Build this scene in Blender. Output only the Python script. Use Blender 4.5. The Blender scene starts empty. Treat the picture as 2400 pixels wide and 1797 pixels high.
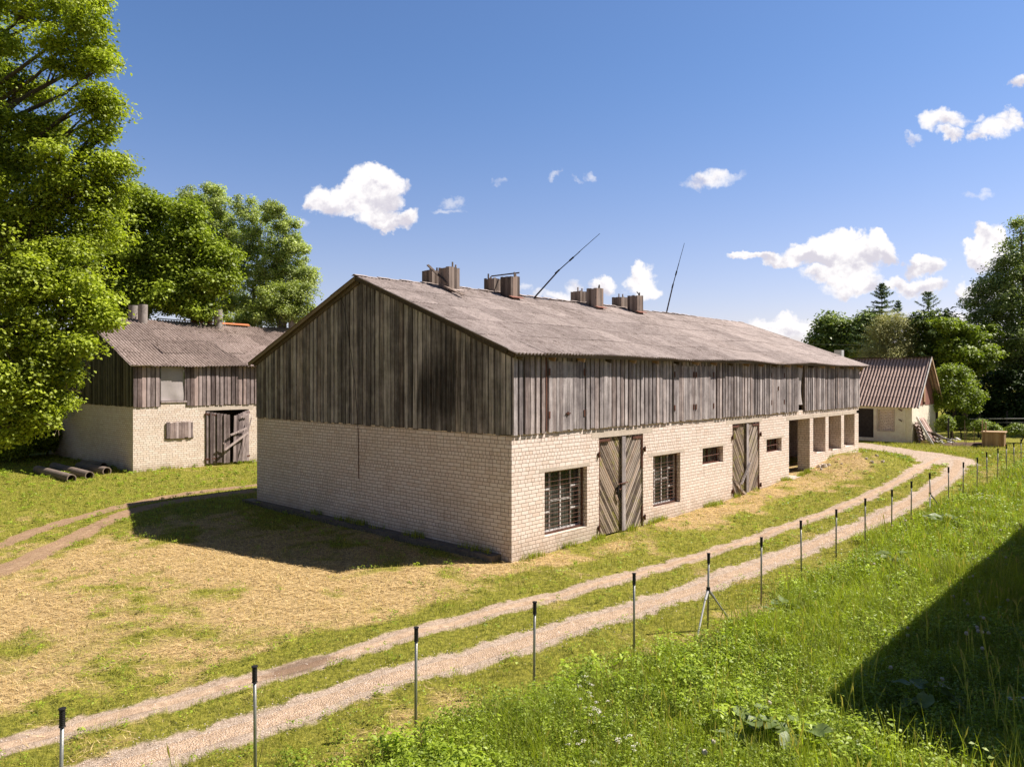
import bpy, math, random
import numpy as np
from math import sin, cos, pi, radians, exp, floor, sqrt
from mathutils import Vector, Matrix

random.seed(7)
RNG = np.random.default_rng(11)
SC = bpy.context.scene
COL = SC.collection

# ------------------------------------------------------------------ camera
CAM = (-13.2, -12.3, 4.45)
FWD = (0.7319, 0.6814)
RGT = (0.6814, -0.7319)

def at(X, Y, d):
    """world point at view depth d seen in direction (X, Y) of the 2400 x 1797 picture"""
    a = (X - 1200) / 1740.0 * d
    b = (887 - Y) / 1740.0 * d
    return (CAM[0] + FWD[0] * d + RGT[0] * a, CAM[1] + FWD[1] * d + RGT[1] * a, CAM[2] + b)

def ss(a, b, x):
    t = np.clip((x - a) / (b - a), 0, 1)
    return t * t * (3 - 2 * t)

def vnoise(x, y, s, seed=0):
    """cheap smooth value noise, vectorised"""
    x = np.asarray(x, float) / s; y = np.asarray(y, float) / s
    xi = np.floor(x); yi = np.floor(y)
    fx = x - xi; fy = y - yi
    fx = fx * fx * (3 - 2 * fx); fy = fy * fy * (3 - 2 * fy)
    def h(a, b):
        v = np.sin(a * 127.1 + b * 311.7 + seed * 74.7) * 43758.5453
        return v - np.floor(v)
    return (h(xi, yi) * (1 - fx) + h(xi + 1, yi) * fx) * (1 - fy) + (h(xi, yi + 1) * (1 - fx) + h(xi + 1, yi + 1) * fx) * fy

def gz(x, y):
    x = np.asarray(x, float); y = np.asarray(y, float)
    s = ss(5, 21, x)
    b = .45 * s + .2 * ss(8, 22, y) * (1 - s)
    b = b + .5 * np.exp(-((x - 21.8) / 2.6) ** 2 - (y / 2.2) ** 2)
    b = b + .38 * np.exp(-((x - 22.3) / 2.2) ** 2 - ((y + 1.7) / 1.1) ** 2)
    b = b + .12 * np.exp(-((x - 8) / 5.0) ** 2 - ((y + 1.2) / 0.9) ** 2)
    b = b + (vnoise(x, y, 1.3, 3) - .5) * .07 + (vnoise(x, y, .45, 4) - .5) * .03
    # a wooded bank rising far to the right
    dd = (x - CAM[0]) * FWD[0] + (y - CAM[1]) * FWD[1]
    ll = (x - CAM[0]) * RGT[0] + (y - CAM[1]) * RGT[1]
    b = b + 3.2 * ss(60, 84, dd) * ss(14, 34, ll)
    return b

def g1(x, y): return float(gz(x, y))

# ------------------------------------------------------------------ helpers
def tag(o, label=None, cat=None, group=None, kind=None):
    if label: o['label'] = label
    if cat: o['category'] = cat
    if group: o['group'] = group
    if kind: o['kind'] = kind
    return o

def empty(name, loc=(0, 0, 0), rz=0, label=None, cat=None, group=None):
    o = bpy.data.objects.new(name, None)
    o.empty_display_size = .3
    o.location = loc; o.rotation_euler = (0, 0, rz)
    COL.objects.link(o)
    return tag(o, label, cat, group)

def np_mesh(name, V, Fq, mat, attrs=None, smooth=False, parent=None):
    """V (n,3); Fq (m,k) faces all with k corners; attrs: name -> per face float array"""
    V = np.asarray(V, np.float32); Fq = np.asarray(Fq, np.int32)
    me = bpy.data.meshes.new(name)
    n, (m, k) = len(V), Fq.shape
    me.vertices.add(n); me.vertices.foreach_set('co', V.ravel())
    me.loops.add(m * k); me.loops.foreach_set('vertex_index', Fq.ravel())
    me.polygons.add(m)
    me.polygons.foreach_set('loop_start', np.arange(0, m * k, k, dtype=np.int32))
    me.polygons.foreach_set('loop_total', np.full(m, k, np.int32))
    if smooth: me.polygons.foreach_set('use_smooth', np.ones(m, bool))
    if attrs:
        for an, av in attrs.items():
            av = np.asarray(av, np.float32)
            dom = 'FACE' if len(av) == m else 'POINT'
            a = me.attributes.new(an, 'FLOAT', dom); a.data.foreach_set('value', av)
    me.update(calc_edges=True); me.validate()
    if mat: me.materials.append(mat)
    o = bpy.data.objects.new(name, me); COL.objects.link(o)
    if parent: o.parent = parent
    return o

class MB:
    def __init__(s): s.v = []; s.f = []; s.a = []
    def add(s, vs, fs, a=.5):
        n = len(s.v); s.v += [tuple(p) for p in vs]
        for f in fs: s.f.append(tuple(i + n for i in f)); s.a.append(a)
    def box(s, x0, x1, y0, y1, z0, z1, a=.5):
        v = [(x0, y0, z0), (x1, y0, z0), (x1, y1, z0), (x0, y1, z0), (x0, y0, z1), (x1, y0, z1), (x1, y1, z1), (x0, y1, z1)]
        s.add(v, [(3, 2, 1, 0), (4, 5, 6, 7), (0, 1, 5, 4), (1, 2, 6, 5), (2, 3, 7, 6), (3, 0, 4, 7)], a)
    def obox(s, c, ux, uy, uz, hx, hy, hz, a=.5):
        c = Vector(c); ux = Vector(ux).normalized(); uy = Vector(uy).normalized(); uz = Vector(uz).normalized()
        v = []
        for k in (-1, 1):
            for (i, j) in ((-1, -1), (1, -1), (1, 1), (-1, 1)):
                v.append(c + ux * (i * hx) + uy * (j * hy) + uz * (k * hz))
        s.add(v, [(3, 2, 1, 0), (4, 5, 6, 7), (0, 1, 5, 4), (1, 2, 6, 5), (2, 3, 7, 6), (3, 0, 4, 7)], a)
    def bar(s, p, q, w, t, side=(0, 0, 1), a=.5):
        p = Vector(p); q = Vector(q); d = (q - p); L = d.length; d.normalize()
        sd = Vector(side); sd = (sd - d * sd.dot(d))
        if sd.length < 1e-4: sd = d.orthogonal()
        sd.normalize(); o = d.cross(sd)
        s.obox((p + q) / 2, d, sd, o, L / 2, w / 2, t / 2, a)
    def tube(s, pts, rad, n=6, a=.5, cap=True):
        pts = [Vector(p) for p in pts]
        if not hasattr(rad, '__len__'): rad = [rad] * len(pts)
        b = len(s.v); ref = None
        for i, p in enumerate(pts):
            d = (pts[min(i + 1, len(pts) - 1)] - pts[max(i - 1, 0)])
            if d.length < 1e-6: d = Vector((0, 0, 1))
            d.normalize()
            if ref is None: ref = d.orthogonal().normalized()
            ref = (ref - d * ref.dot(d))
            if ref.length < 1e-4: ref = d.orthogonal()
            ref.normalize(); o = d.cross(ref)
            for k in range(n):
                an = 2 * pi * k / n
                s.v.append(tuple(p + (ref * cos(an) + o * sin(an)) * rad[i]))
        for i in range(len(pts) - 1):
            for k in range(n):
                k2 = (k + 1) % n
                s.f.append((b + i * n + k, b + i * n + k2, b + (i + 1) * n + k2, b + (i + 1) * n + k)); s.a.append(a)
        if cap:
            s.f.append(tuple(b + k for k in range(n))[::-1]); s.a.append(a)
            e = b + (len(pts) - 1) * n
            s.f.append(tuple(e + k for k in range(n))); s.a.append(a)
    def build(s, name, mat, parent=None, smooth=False):
        me = bpy.data.meshes.new(name)
        me.from_pydata(s.v, [], s.f)
        at_ = me.attributes.new('v', 'FLOAT', 'FACE'); at_.data.foreach_set('value', np.array(s.a, np.float32))
        if smooth: me.polygons.foreach_set('use_smooth', np.ones(len(me.polygons), bool))
        me.update()
        if mat: me.materials.append(mat)
        o = bpy.data.objects.new(name, me); COL.objects.link(o)
        if parent:
            o.parent = parent
            if not getattr(s, 'local', False):
                # geometry was written in world space: take it back into the parent's space
                M = Matrix.LocRotScale(parent.location, parent.rotation_euler, None).inverted()
                par = parent.parent
                if par:
                    M = (Matrix.LocRotScale(par.location, par.rotation_euler, None) @ Matrix.LocRotScale(parent.location, parent.rotation_euler, None)).inverted()
                me.transform(M)
        return o

# ------------------------------------------------------------------ node helper
class NT:
    def __init__(s, tree): s.t = tree; s.n = tree.nodes; s.l = tree.links
    def _in(s, sock, v):
        if v is None: return
        if isinstance(v, bpy.types.NodeSocket): s.l.new(v, sock)
        else:
            try: sock.default_value = v
            except Exception: sock.default_value = (v, v, v)
    def m(s, op, a, b=None, c=None, clamp=False):
        n = s.n.new('ShaderNodeMath'); n.operation = op; n.use_clamp = clamp
        s._in(n.inputs[0], a); s._in(n.inputs[1], b)
        if c is not None: s._in(n.inputs[2], c)
        return n.outputs[0]
    def vm(s, op, a, b=None, sc=None):
        n = s.n.new('ShaderNodeVectorMath'); n.operation = op
        s._in(n.inputs[0], a)
        if b is not None: s._in(n.inputs[1], b)
        if sc is not None: s._in(n.inputs['Scale'], sc)
        return n.outputs['Value'] if op in ('DOT_PRODUCT', 'LENGTH') else n.outputs[0]
    def xyz(s, v):
        n = s.n.new('ShaderNodeSeparateXYZ'); s._in(n.inputs[0], v); return n.outputs
    def comb(s, x, y, z):
        n = s.n.new('ShaderNodeCombineXYZ'); s._in(n.inputs[0], x); s._in(n.inputs[1], y); s._in(n.inputs[2], z); return n.outputs[0]
    def sm(s, v, a, b, o0=0., o1=1.):
        n = s.n.new('ShaderNodeMapRange'); n.interpolation_type = 'SMOOTHSTEP'
        s._in(n.inputs[0], v); s._in(n.inputs[1], a); s._in(n.inputs[2], b); s._in(n.inputs[3], o0); s._in(n.inputs[4], o1)
        return n.outputs[0]
    def mix(s, f, a, b, mode='MIX'):
        n = s.n.new('ShaderNodeMix'); n.data_type = 'RGBA'; n.blend_type = mode
        s._in(n.inputs[0], f)
        for sock, v in ((n.inputs[6], a), (n.inputs[7], b)):
            if isinstance(v, tuple) and len(v) == 3: v = (*v, 1)
            s._in(sock, v)
        return n.outputs[2]
    def noise(s, vec, scale, detail=4, rough=.6, dist=0, dim='3D'):
        n = s.n.new('ShaderNodeTexNoise'); n.noise_dimensions = dim
        if vec is not None: s._in(n.inputs['Vector'], vec)
        n.inputs['Scale'].default_value = scale; n.inputs['Detail'].default_value = detail
        n.inputs['Roughness'].default_value = rough; n.inputs['Distortion'].default_value = dist
        return n.outputs[0]
    def vor(s, vec, scale, feat='F1'):
        n = s.n.new('ShaderNodeTexVoronoi'); n.feature = feat
        s._in(n.inputs['Vector'], vec); n.inputs['Scale'].default_value = scale
        return n.outputs[0]
    def white(s, vec):
        n = s.n.new('ShaderNodeTexWhiteNoise'); n.noise_dimensions = '3D'; s._in(n.inputs['Vector'], vec); return n.outputs[0]
    def attr(s, name):
        n = s.n.new('ShaderNodeAttribute'); n.attribute_name = name; return n.outputs['Fac']
    def pos(s):
        return s.n.new('ShaderNodeNewGeometry').outputs['Position']
    def normal(s):
        return s.n.new('ShaderNodeNewGeometry').outputs['True Normal']
    def obj(s):
        return s.n.new('ShaderNodeTexCoord').outputs['Object']
    def bump(s, h, strength=.5, dist=.02):
        n = s.n.new('ShaderNodeBump'); s._in(n.inputs['Height'], h)
        n.inputs['Strength'].default_value = strength; n.inputs['Distance'].default_value = dist
        return n.outputs[0]

def mat(name, rough=.85, spec=.2):
    m = bpy.data.materials.new(name); m.use_nodes = True
    t = m.node_tree; b = t.nodes['Principled BSDF']
    b.inputs['Roughness'].default_value = rough
    b.inputs['Specular IOR Level'].default_value = spec
    return m, NT(t), b

def plain(name, c, rough=.7, metal=0, var=.25, scale=30, spec=.3):
    m, n, b = mat(name, rough, spec)
    p = n.pos()
    f = n.noise(p, scale, 5, .65)
    f2 = n.noise(p, scale * .12, 3, .6)
    k = n.m('ADD', n.m('MULTIPLY', f, .6), n.m('MULTIPLY', f2, .4))
    col = n.mix(n.sm(k, .3, .7), tuple(x * (1 - var) for x in c), tuple(min(1, x * (1 + var)) for x in c))
    n.l.new(col, b.inputs['Base Color']); b.inputs['Metallic'].default_value = metal
    n.l.new(n.bump(f, .25, .01), b.inputs['Normal'])
    return m

# ------------------------------------------------------------------ materials
def brick_material(name, tint=(1, 1, 1), header_every=7, dirt=.5):
    m, n, b = mat(name, .9, .15)
    p = n.pos(); X, Y, Z = n.xyz(p)[0:3]
    nx = n.m('ABSOLUTE', n.xyz(n.normal())[0])
    nz = n.m('ABSOLUTE', n.xyz(n.normal())[2])
    isx = n.m('GREATER_THAN', nx, .5)
    U = n.m('ADD', n.m('MULTIPLY', Y, isx), n.m('MULTIPLY', X, n.m('SUBTRACT', 1, isx)))
    H, LL = .098, .262
    wob = n.m('MULTIPLY', n.m('SUBTRACT', n.noise(p, 1.3, 2), .5), .03)
    wz = n.m('ADD', n.m('ADD', Z, 0.004), wob)
    row = n.m('FLOOR', n.m('DIVIDE', wz, H))
    fv = n.m('SUBTRACT', wz, n.m('MULTIPLY', row, H))
    rnd = n.white(n.comb(row, 7.3, isx))
    hd = n.m('LESS_THAN', n.m('FLOORED_MODULO', n.m('ADD', row, 100), header_every), .9)
    hd2 = n.m('GREATER_THAN', n.white(n.comb(row, n.m('FLOOR', n.m('DIVIDE', U, 1.9)), 2.)), .82)
    hd = n.m('MAXIMUM', hd, hd2)
    L = n.m('SUBTRACT', LL, n.m('MULTIPLY', hd, LL / 2))
    off = n.m('ADD', n.m('MULTIPLY', n.m('FLOORED_MODULO', row, 2), .5), n.m('MULTIPLY', rnd, .22))
    up = n.m('ADD', n.m('DIVIDE', U, L), off)
    ci = n.m('FLOOR', up)
    fu = n.m('MULTIPLY', n.m('SUBTRACT', up, ci), L)
    du = n.m('MINIMUM', fu, n.m('SUBTRACT', L, fu))
    dv = n.m('MINIMUM', fv, n.m('SUBTRACT', H, fv))
    d = n.m('MINIMUM', du, dv)
    edge = n.m('ADD', d, n.m('MULTIPLY', n.m('SUBTRACT', n.noise(p, 26, 3), .5), .012))
    face = n.sm(edge, .0035, .0105)
    br = n.white(n.comb(ci, row, 1.7))
    br2 = n.white(n.comb(row, ci, 9.1))
    c1 = n.mix(br, tuple(a * t for a, t in zip((.92, .785, .70), tint)), tuple(a * t for a, t in zip((1.0, .91, .845), tint)))
    c1 = n.mix(n.m('MULTIPLY', n.m('GREATER_THAN', br2, .9), .4), c1, tuple(a * t for a, t in zip((.76, .61, .50), tint)))
    grain = n.noise(p, 45, 4, .7)
    big = n.noise(p, .6, 5, .65)
    c1 = n.mix(n.m('MULTIPLY', n.sm(grain, .35, .75), .18), c1, (.5, .41, .33))
    c1 = n.mix(n.m('MULTIPLY', n.sm(big, .45, .75), dirt * .7), c1, tuple(a * t for a, t in zip((.70, .58, .48), tint)))
    # damp and mossy foot of the wall, rain streaks under the boards
    foot = n.sm(n.m('ADD', Z, n.m('MULTIPLY', n.m('SUBTRACT', n.noise(p, 2.2, 4), .5), 1.0)), .75, .05)
    c1 = n.mix(n.m('MULTIPLY', foot, .42 * (dirt + .5)), c1, (.30, .235, .15))
    sv = n.comb(n.m('MULTIPLY', X, 3.), n.m('MULTIPLY', Y, 3.), n.m('MULTIPLY', Z, .35))
    streak = n.sm(n.noise(sv, 1.6, 4, .7), .56, .74)
    c1 = n.mix(n.m('MULTIPLY', streak, .30), c1, (.34, .27, .2))
    mort = n.mix(n.noise(p, 12, 3), (.30, .215, .16), (.54, .42, .33))
    col = n.mix(face, mort, c1)
    n.l.new(col, b.inputs['Base Color'])
    hh = n.m('ADD', n.m('MULTIPLY', face, 1.), n.m('ADD', n.m('MULTIPLY', br, .35), n.m('MULTIPLY', grain, .25)))
    hh = n.m('MULTIPLY', hh, n.m('SUBTRACT', 1, nz))
    n.l.new(n.bump(hh, .8, .012), b.inputs['Normal'])
    return m

def wood_material(name, dark, light, grain_z=True, axis='z', stain=None, lichen=0., bump=.5, contrast=1.0, rust=0.):
    m, n, b = mat(name, .88, .15)
    p = n.pos(); X, Y, Z = n.xyz(p)[0:3]
    v = n.attr('v')
    offs = n.m('MULTIPLY', v, 37.)
    if axis == 'z': gv = n.comb(n.m('MULTIPLY', X, 1.), n.m('MULTIPLY', Y, 1.), n.m('ADD', n.m('MULTIPLY', Z, .035), offs))
    elif axis == 'x': gv = n.comb(n.m('MULTIPLY', X, .035), Y, n.m('ADD', Z, offs))
    elif axis == 'd1': gv = n.comb(n.m('ADD', n.m('MULTIPLY', n.m('ADD', X, Z), 1.), offs), n.m('MULTIPLY', n.m('SUBTRACT', X, Z), .04), 0.)
    else: gv = n.comb(n.m('ADD', n.m('MULTIPLY', n.m('SUBTRACT', X, Z), 1.), offs), n.m('MULTIPLY', n.m('ADD', X, Z), .04), 0.)
    g = n.noise(gv, 70, 4, .75)
    g2 = n.noise(gv, 16, 4, .7)
    blot = n.noise(p, 1.7, 5, .7)
    k = n.m('ADD', n.m('ADD', n.m('MULTIPLY', g, .36), n.m('MULTIPLY', g2, .46)), n.m('MULTIPLY', v, .42 * contrast))
    k = n.m('ADD', k, n.m('MULTIPLY', n.m('SUBTRACT', blot, .5), .35))
    col = n.mix(n.sm(k, .34, .84), dark, light)
    kn = n.vor(n.comb(X, Y, n.m('MULTIPLY', n.m('ADD', Z, offs), .45)), 3.2)
    col = n.mix(n.m('MULTIPLY', n.sm(kn, .075, .02), .75), col, tuple(c * .35 for c in dark))
    warm = n.sm(n.white(n.comb(v, 3., 5.)), .55, 1.)
    col = n.mix(n.m('MULTIPLY', warm, .35), col, n.mix(1., col, (1.15, .93, .78), 'MULTIPLY'))
    if stain:
        y0, w, s_ = stain
        ym = n.m('SUBTRACT', 1, n.m('MULTIPLY', n.m('ABSOLUTE', n.m('SUBTRACT', Y, y0)), 1 / w))
        st = n.noise(n.comb(X, n.m('MULTIPLY', Y, 4.2), n.m('MULTIPLY', Z, .25)), 1.5, 4, .6)
        zz = n.m('MULTIPLY', n.sm(Z, 3.0, 3.9), n.sm(n.m('ADD', Z, n.m('MULTIPLY', Y, .38)), 6.6, 5.5))
        f = n.m('MULTIPLY', n.m('MULTIPLY', n.sm(n.m('ADD', st, n.m('MULTIPLY', ym, .25)), .50, .72), n.sm(ym, 0, .35)), zz)
        brn = n.sm(n.noise(n.comb(X, n.m('MULTIPLY', Y, 6.), Z), 1.1, 3), .5, .7)
        col = n.mix(n.m('MULTIPLY', f, .82), col, n.mix(brn, (.022, .02, .018), (.07, .04, .022)))
        st2 = n.sm(n.noise(n.comb(X, n.m('MULTIPLY', Y, 3.2), n.m('MULTIPLY', Z, .2)), 1.1, 5, .65), .52, .68)
        col = n.mix(n.m('MULTIPLY', st2, .55), col, tuple(c * .45 for c in dark))
        gr = n.sm(n.noise(p, .9, 3), .45, .7)
        col = n.mix(n.m('MULTIPLY', gr, .25), col, n.mix(1., col, (.93, 1.03, .82), 'MULTIPLY'))
    if lichen:
        lf = n.m('MULTIPLY', n.sm(n.noise(p, 2.6, 5, .7), .50, .62), n.sm(n.noise(gv, 22, 3), .42, .6))
        col = n.mix(n.m('MULTIPLY', lf, lichen), col, (.36, .35, .07))
    if rust:
        rf = n.sm(n.noise(gv, 6, 4), .62, .72)
        col = n.mix(n.m('MULTIPLY', rf, rust), col, (.28, .12, .05))
    n.l.new(col, b.inputs['Base Color'])
    n.l.new(n.bump(n.m('ADD', g, n.m('MULTIPLY', g2, .8)), bump, .012), b.inputs['Normal'])
    return m

def slate_material(name, c0, c1, moss=.3, mossc=(.06, .035, .02), spots=.5):
    m, n, b = mat(name, .9, .12)
    p = n.pos(); X, Y, Z = n.xyz(p)[0:3]
    v = n.attr('v')
    fine = n.noise(p, 38, 5, .8)
    mid = n.noise(n.comb(X, n.m('MULTIPLY', Y, .4), Z), 5, 5, .75)
    big = n.noise(p, .45, 5, .7)
    k = n.m('ADD', n.m('ADD', n.m('MULTIPLY', fine, .45), n.m('MULTIPLY', mid, .4)), n.m('MULTIPLY', v, .09))
    col = n.mix(n.sm(k, .30, .66), c0, c1)
    col = n.mix(n.m('MULTIPLY', n.sm(fine, .60, .68), spots), col, tuple(min(1, c * 1.35) for c in c1))
    dk = n.m('MULTIPLY', n.sm(n.noise(n.comb(n.m('MULTIPLY', X, 5.), n.m('MULTIPLY', Y, .9), Z), 3.0, 5, .8), .54, .64), n.sm(big, .3, .58))
    col = n.mix(n.m('MULTIPLY', dk, moss), col, mossc)
    col = n.mix(n.m('MULTIPLY', n.sm(big, .5, .75), .35), col, n.mix(1., col, (.72, .68, .64), 'MULTIPLY'))
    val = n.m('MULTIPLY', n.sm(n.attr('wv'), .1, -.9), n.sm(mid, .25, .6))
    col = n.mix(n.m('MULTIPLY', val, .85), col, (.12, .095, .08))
    rowd = n.attr('e')
    col = n.mix(n.m('MULTIPLY', rowd, .22), col, (.10, .08, .07))
    n.l.new(col, b.inputs['Base Color'])
    n.l.new(n.bump(n.m('ADD', fine, mid), .55, .015), b.inputs['Normal'])
    return m

def leaf_material(name, c_dark, c_light, trans=.35, dry=None, rough=.5, hue=None):
    m = bpy.data.materials.new(name); m.use_nodes = True
    t = m.node_tree; n = NT(t); b = t.nodes['Principled BSDF']
    v = n.attr('v')
    col = n.mix(v, c_dark, c_light)
    if dry:
        col = n.mix(n.attr('d'), col, dry)
    n.l.new(col, b.inputs['Base Color'])
    b.inputs['Roughness'].default_value = rough; b.inputs['Specular IOR Level'].default_value = .35
    tr = t.nodes.new('ShaderNodeBsdfTranslucent')
    tc = n.mix(1., col, (1.25, 1.35, .55), 'MULTIPLY'); n.l.new(tc, tr.inputs[0])
    mx = t.nodes.new('ShaderNodeMixShader'); mx.inputs[0].default_value = trans
    t.links.new(b.outputs[0], mx.inputs[1]); t.links.new(tr.outputs[0], mx.inputs[2])
    t.links.new(mx.outputs[0], t.nodes['Material Output'].inputs[0])
    return m

M = {}
M['brick'] = brick_material('brick')
M['brick2'] = brick_material('brick_second', (1.0, 1.0, .97), 9, .75)
M['gable_wood'] = wood_material('gable_wood', (.11, .10, .095), (.88, .83, .78), stain=(2.6, 1.9, 1), bump=.6, contrast=.40)
M['side_wood'] = wood_material('side_wood', (.16, .14, .145), (1.0, .93, .93), bump=.9, contrast=.36, rust=.15)  # paler than the gable boards, sunlit tone put into the colour
M['door_d1'] = wood_material('door_boards_down', (.07, .052, .042), (.44, .36, .29), axis='d1', lichen=.75, contrast=1.3)
M['door_d2'] = wood_material('door_boards_up', (.10, .078, .066), (.56, .48, .42), axis='d2', lichen=.5, contrast=1.1)
M['barn2_wood'] = wood_material('barn2_wood', (.11, .085, .085), (.66, .56, .56), contrast=.6, rust=.2)
M['barn2_gable'] = wood_material('barn2_gable', (.04, .036, .026), (.20, .185, .135), contrast=.8)
M['shaft_wood'] = wood_material('shaft_wood', (.075, .058, .05), (.33, .275, .24))
M['beam'] = wood_material('beam_wood', (.06, .05, .035), (.27, .22, .15), axis='x')
M['new_wood'] = wood_material('pale_wood', (.32, .2, .11), (.58, .42, .27))
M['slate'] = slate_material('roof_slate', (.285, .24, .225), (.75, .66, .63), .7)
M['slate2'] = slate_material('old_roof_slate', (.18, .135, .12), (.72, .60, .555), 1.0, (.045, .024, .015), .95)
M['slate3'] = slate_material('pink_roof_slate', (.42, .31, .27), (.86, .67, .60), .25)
M['concrete'] = plain('concrete', (.64, .56, .475), .9, var=.2, scale=18)
M['dark_concrete'] = plain('dark_concrete', (.19, .16, .13), .95, var=.35, scale=12)
M['pipe'] = plain('pipe_concrete', (.24, .19, .16), .95, var=.35, scale=14)
M['flue'] = plain('flue_cement', (.33, .30, .28), .9, var=.3, scale=10)
M['rust'] = plain('rust', (.14, .06, .04), .8, .2, .5, 40)
M['rust_bar'] = plain('rusty_bar', (.15, .07, .05), .7, .3, .4, 40)
M['frame_paint'] = plain('flaked_frame_paint', (.90, .83, .80), .7, 0, .5, 25)
M['steel'] = plain('galvanised_steel', (.42, .43, .40), .45, .7, .15, 60)
M['black'] = plain('black_rubber', (.018, .016, .016), .55, 0, .3, 60)
M['dark_pole'] = plain('dark_pole', (.05, .035, .03), .8, 0, .4, 20)
M['sheet'] = plain('pale_plastic_sheet', (.50, .46, .46), .6, 0, .12, 3)
M['plaster'] = plain('plaster', (1.0, .88, .72), .95, 0, .16, 4)
M['pink_board'] = wood_material('pink_boards', (.28, .135, .11), (.43, .24, .20), contrast=.5, bump=.2)
M['black_door'] = plain('tarred_door', (.035, .028, .026), .7, 0, .5, 8)
M['white_metal'] = plain('white_metal', (.75, .76, .78), .4, .2, .08, 10)
M['red_block'] = plain('red_clay', (.60, .20, .09), .85, 0, .2, 12)
M['bark'] = plain('bark', (.085, .07, .055), .95, 0, .45, 14)
M['bark_pale'] = plain('pale_bark', (.36, .27, .2), .95, 0, .4, 10)
M['twig'] = plain('dead_twig', (.30, .23, .17), .9, 0, .3, 20)
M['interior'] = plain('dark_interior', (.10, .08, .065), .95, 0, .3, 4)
M['soil'] = plain('soil', (.12, .075, .05), .95, 0, .45, 8)
M['white_flower'] = plain('white_petals', (.80, .78, .70), .7, 0, .08, 30)
M['seed'] = plain('seed_down', (.62, .56, .46), .9, 0, .15, 60)
M['yellow_flower'] = plain('yellow_petals', (.75, .50, .03), .7, 0, .1, 30)
M['rail'] = plain('fence_rail', (.36, .37, .38), .5, .6, .2, 20)

mg = bpy.data.materials.new('window_glass'); mg.use_nodes = True
_n = NT(mg.node_tree); _b = mg.node_tree.nodes['Principled BSDF']
_p = _n.pos()
_c = _n.mix(_n.sm(_n.noise(_p, 2.2, 4), .4, .65), (.015, .02, .02), (.10, .11, .105))
_n.l.new(_c, _b.inputs['Base Color']); _b.inputs['Roughness'].default_value = .12
_b.inputs['Specular IOR Level'].default_value = .5
_n.l.new(_n.bump(_n.noise(_p, 1.5, 2), .15, .05), _b.inputs['Normal'])
M['glass'] = mg

# ------------------------------------------------------------------ tracks
R1 = [(-22, .4), (-15, -1.2), (-10.84, -1.62), (-9.31, -1.83), (-8.09, -1.97), (-7.3, -2.08), (-5.95, -2.16), (-4.81, -2.22), (-2.67, -2.42), (-.06, -2.73), (3.45, -3.01), (8.47, -3.26), (11.54, -3.48), (15.69, -3.62), (20.85, -3.42), (25.5, -2.9), (28.5, -2.6)]
R2 = [(-22, -2.1), (-15, -2.75), (-10.0, -3.2), (-8.39, -3.35), (-7.0, -3.42), (-5.12, -3.72), (-3.71, -3.92), (-1.9, -4.1), (.13, -4.34), (2.08, -4.47), (4.02, -4.56), (8.01, -4.77), (11.33, -4.98), (16.31, -5.04), (20.99, -4.76), (25.86, -4.0), (28.5, -3.4)]
JN = [(34.6, 8.5), (34.2, 4.5), (33.48, 2.5), (32.15, .74), (30.6, -1.1), (28.8, -2.7), (26.6, -3.4)]
L1 = [(-14, 6.9), (-10.5, 9.2), (-8.04, 11.07), (-6.5, 12.79), (-4.88, 13.96), (-3.04, 15.06), (-1.11, 15.7), (1.81, 15.84), (6, 15.9), (20, 16), (34, 16)]
L2 = [(-14, 4.6), (-10.5, 6.6), (-8.74, 7.89), (-7.37, 9.53), (-5.62, 11.61), (-4.14, 13.28), (-2.42, 14.3), (-.15, 14.68), (1.27, 14.75), (6, 14.7), (20, 14.8), (34, 14.8)]

def densify(pl, step=.25):
    pts = [np.array(p, float) for p in pl]; out = []
    for i in range(len(pts) - 1):
        p0 = pts[max(i - 1, 0)]; p1 = pts[i]; p2 = pts[i + 1]; p3 = pts[min(i + 2, len(pts) - 1)]
        k = max(2, int(np.linalg.norm(p2 - p1) / step))
        for j in range(k):
            t = j / k
            out.append(.5 * ((2 * p1) + (-p0 + p2) * t + (2 * p0 - 5 * p1 + 4 * p2 - p3) * t * t + (-p0 + 3 * p1 - 3 * p2 + p3) * t ** 3))
    out.append(pts[-1]); return np.array(out)

def dist_to(pl, x, y):
    d = np.full(np.shape(x), 1e9)
    P = densify(pl, .8)
    for i in range(len(P) - 1):
        ax, ay = P[i]; bx, by = P[i + 1]
        ex, ey = bx - ax, by - ay; L = ex * ex + ey * ey + 1e-9
        t = np.clip(((x - ax) * ex + (y - ay) * ey) / L, 0, 1)
        d = np.minimum(d, (x - ax - t * ex) ** 2 + (y - ay - t * ey) ** 2)
    return np.sqrt(d)

def path_mask(x, y):
    """1 in the wheel tracks, 0 on grass"""
    nz = (vnoise(x, y, .5, 9) - .5) * .12 + (vnoise(x, y, .16, 10) - .5) * .14
    a = ss(.36, .20, dist_to(R1, x, y) + nz)
    b = ss(.50, .30, dist_to(R2, x, y) + nz * 1.3)
    c = ss(1.5, 1.15, dist_to(JN, x, y) + nz * 2)
    d = ss(.40, .22, dist_to(L1, x, y) + nz); e = ss(.42, .22, dist_to(L2, x, y) + nz)
    return np.maximum.reduce([a, b, c, d, e])

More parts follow.
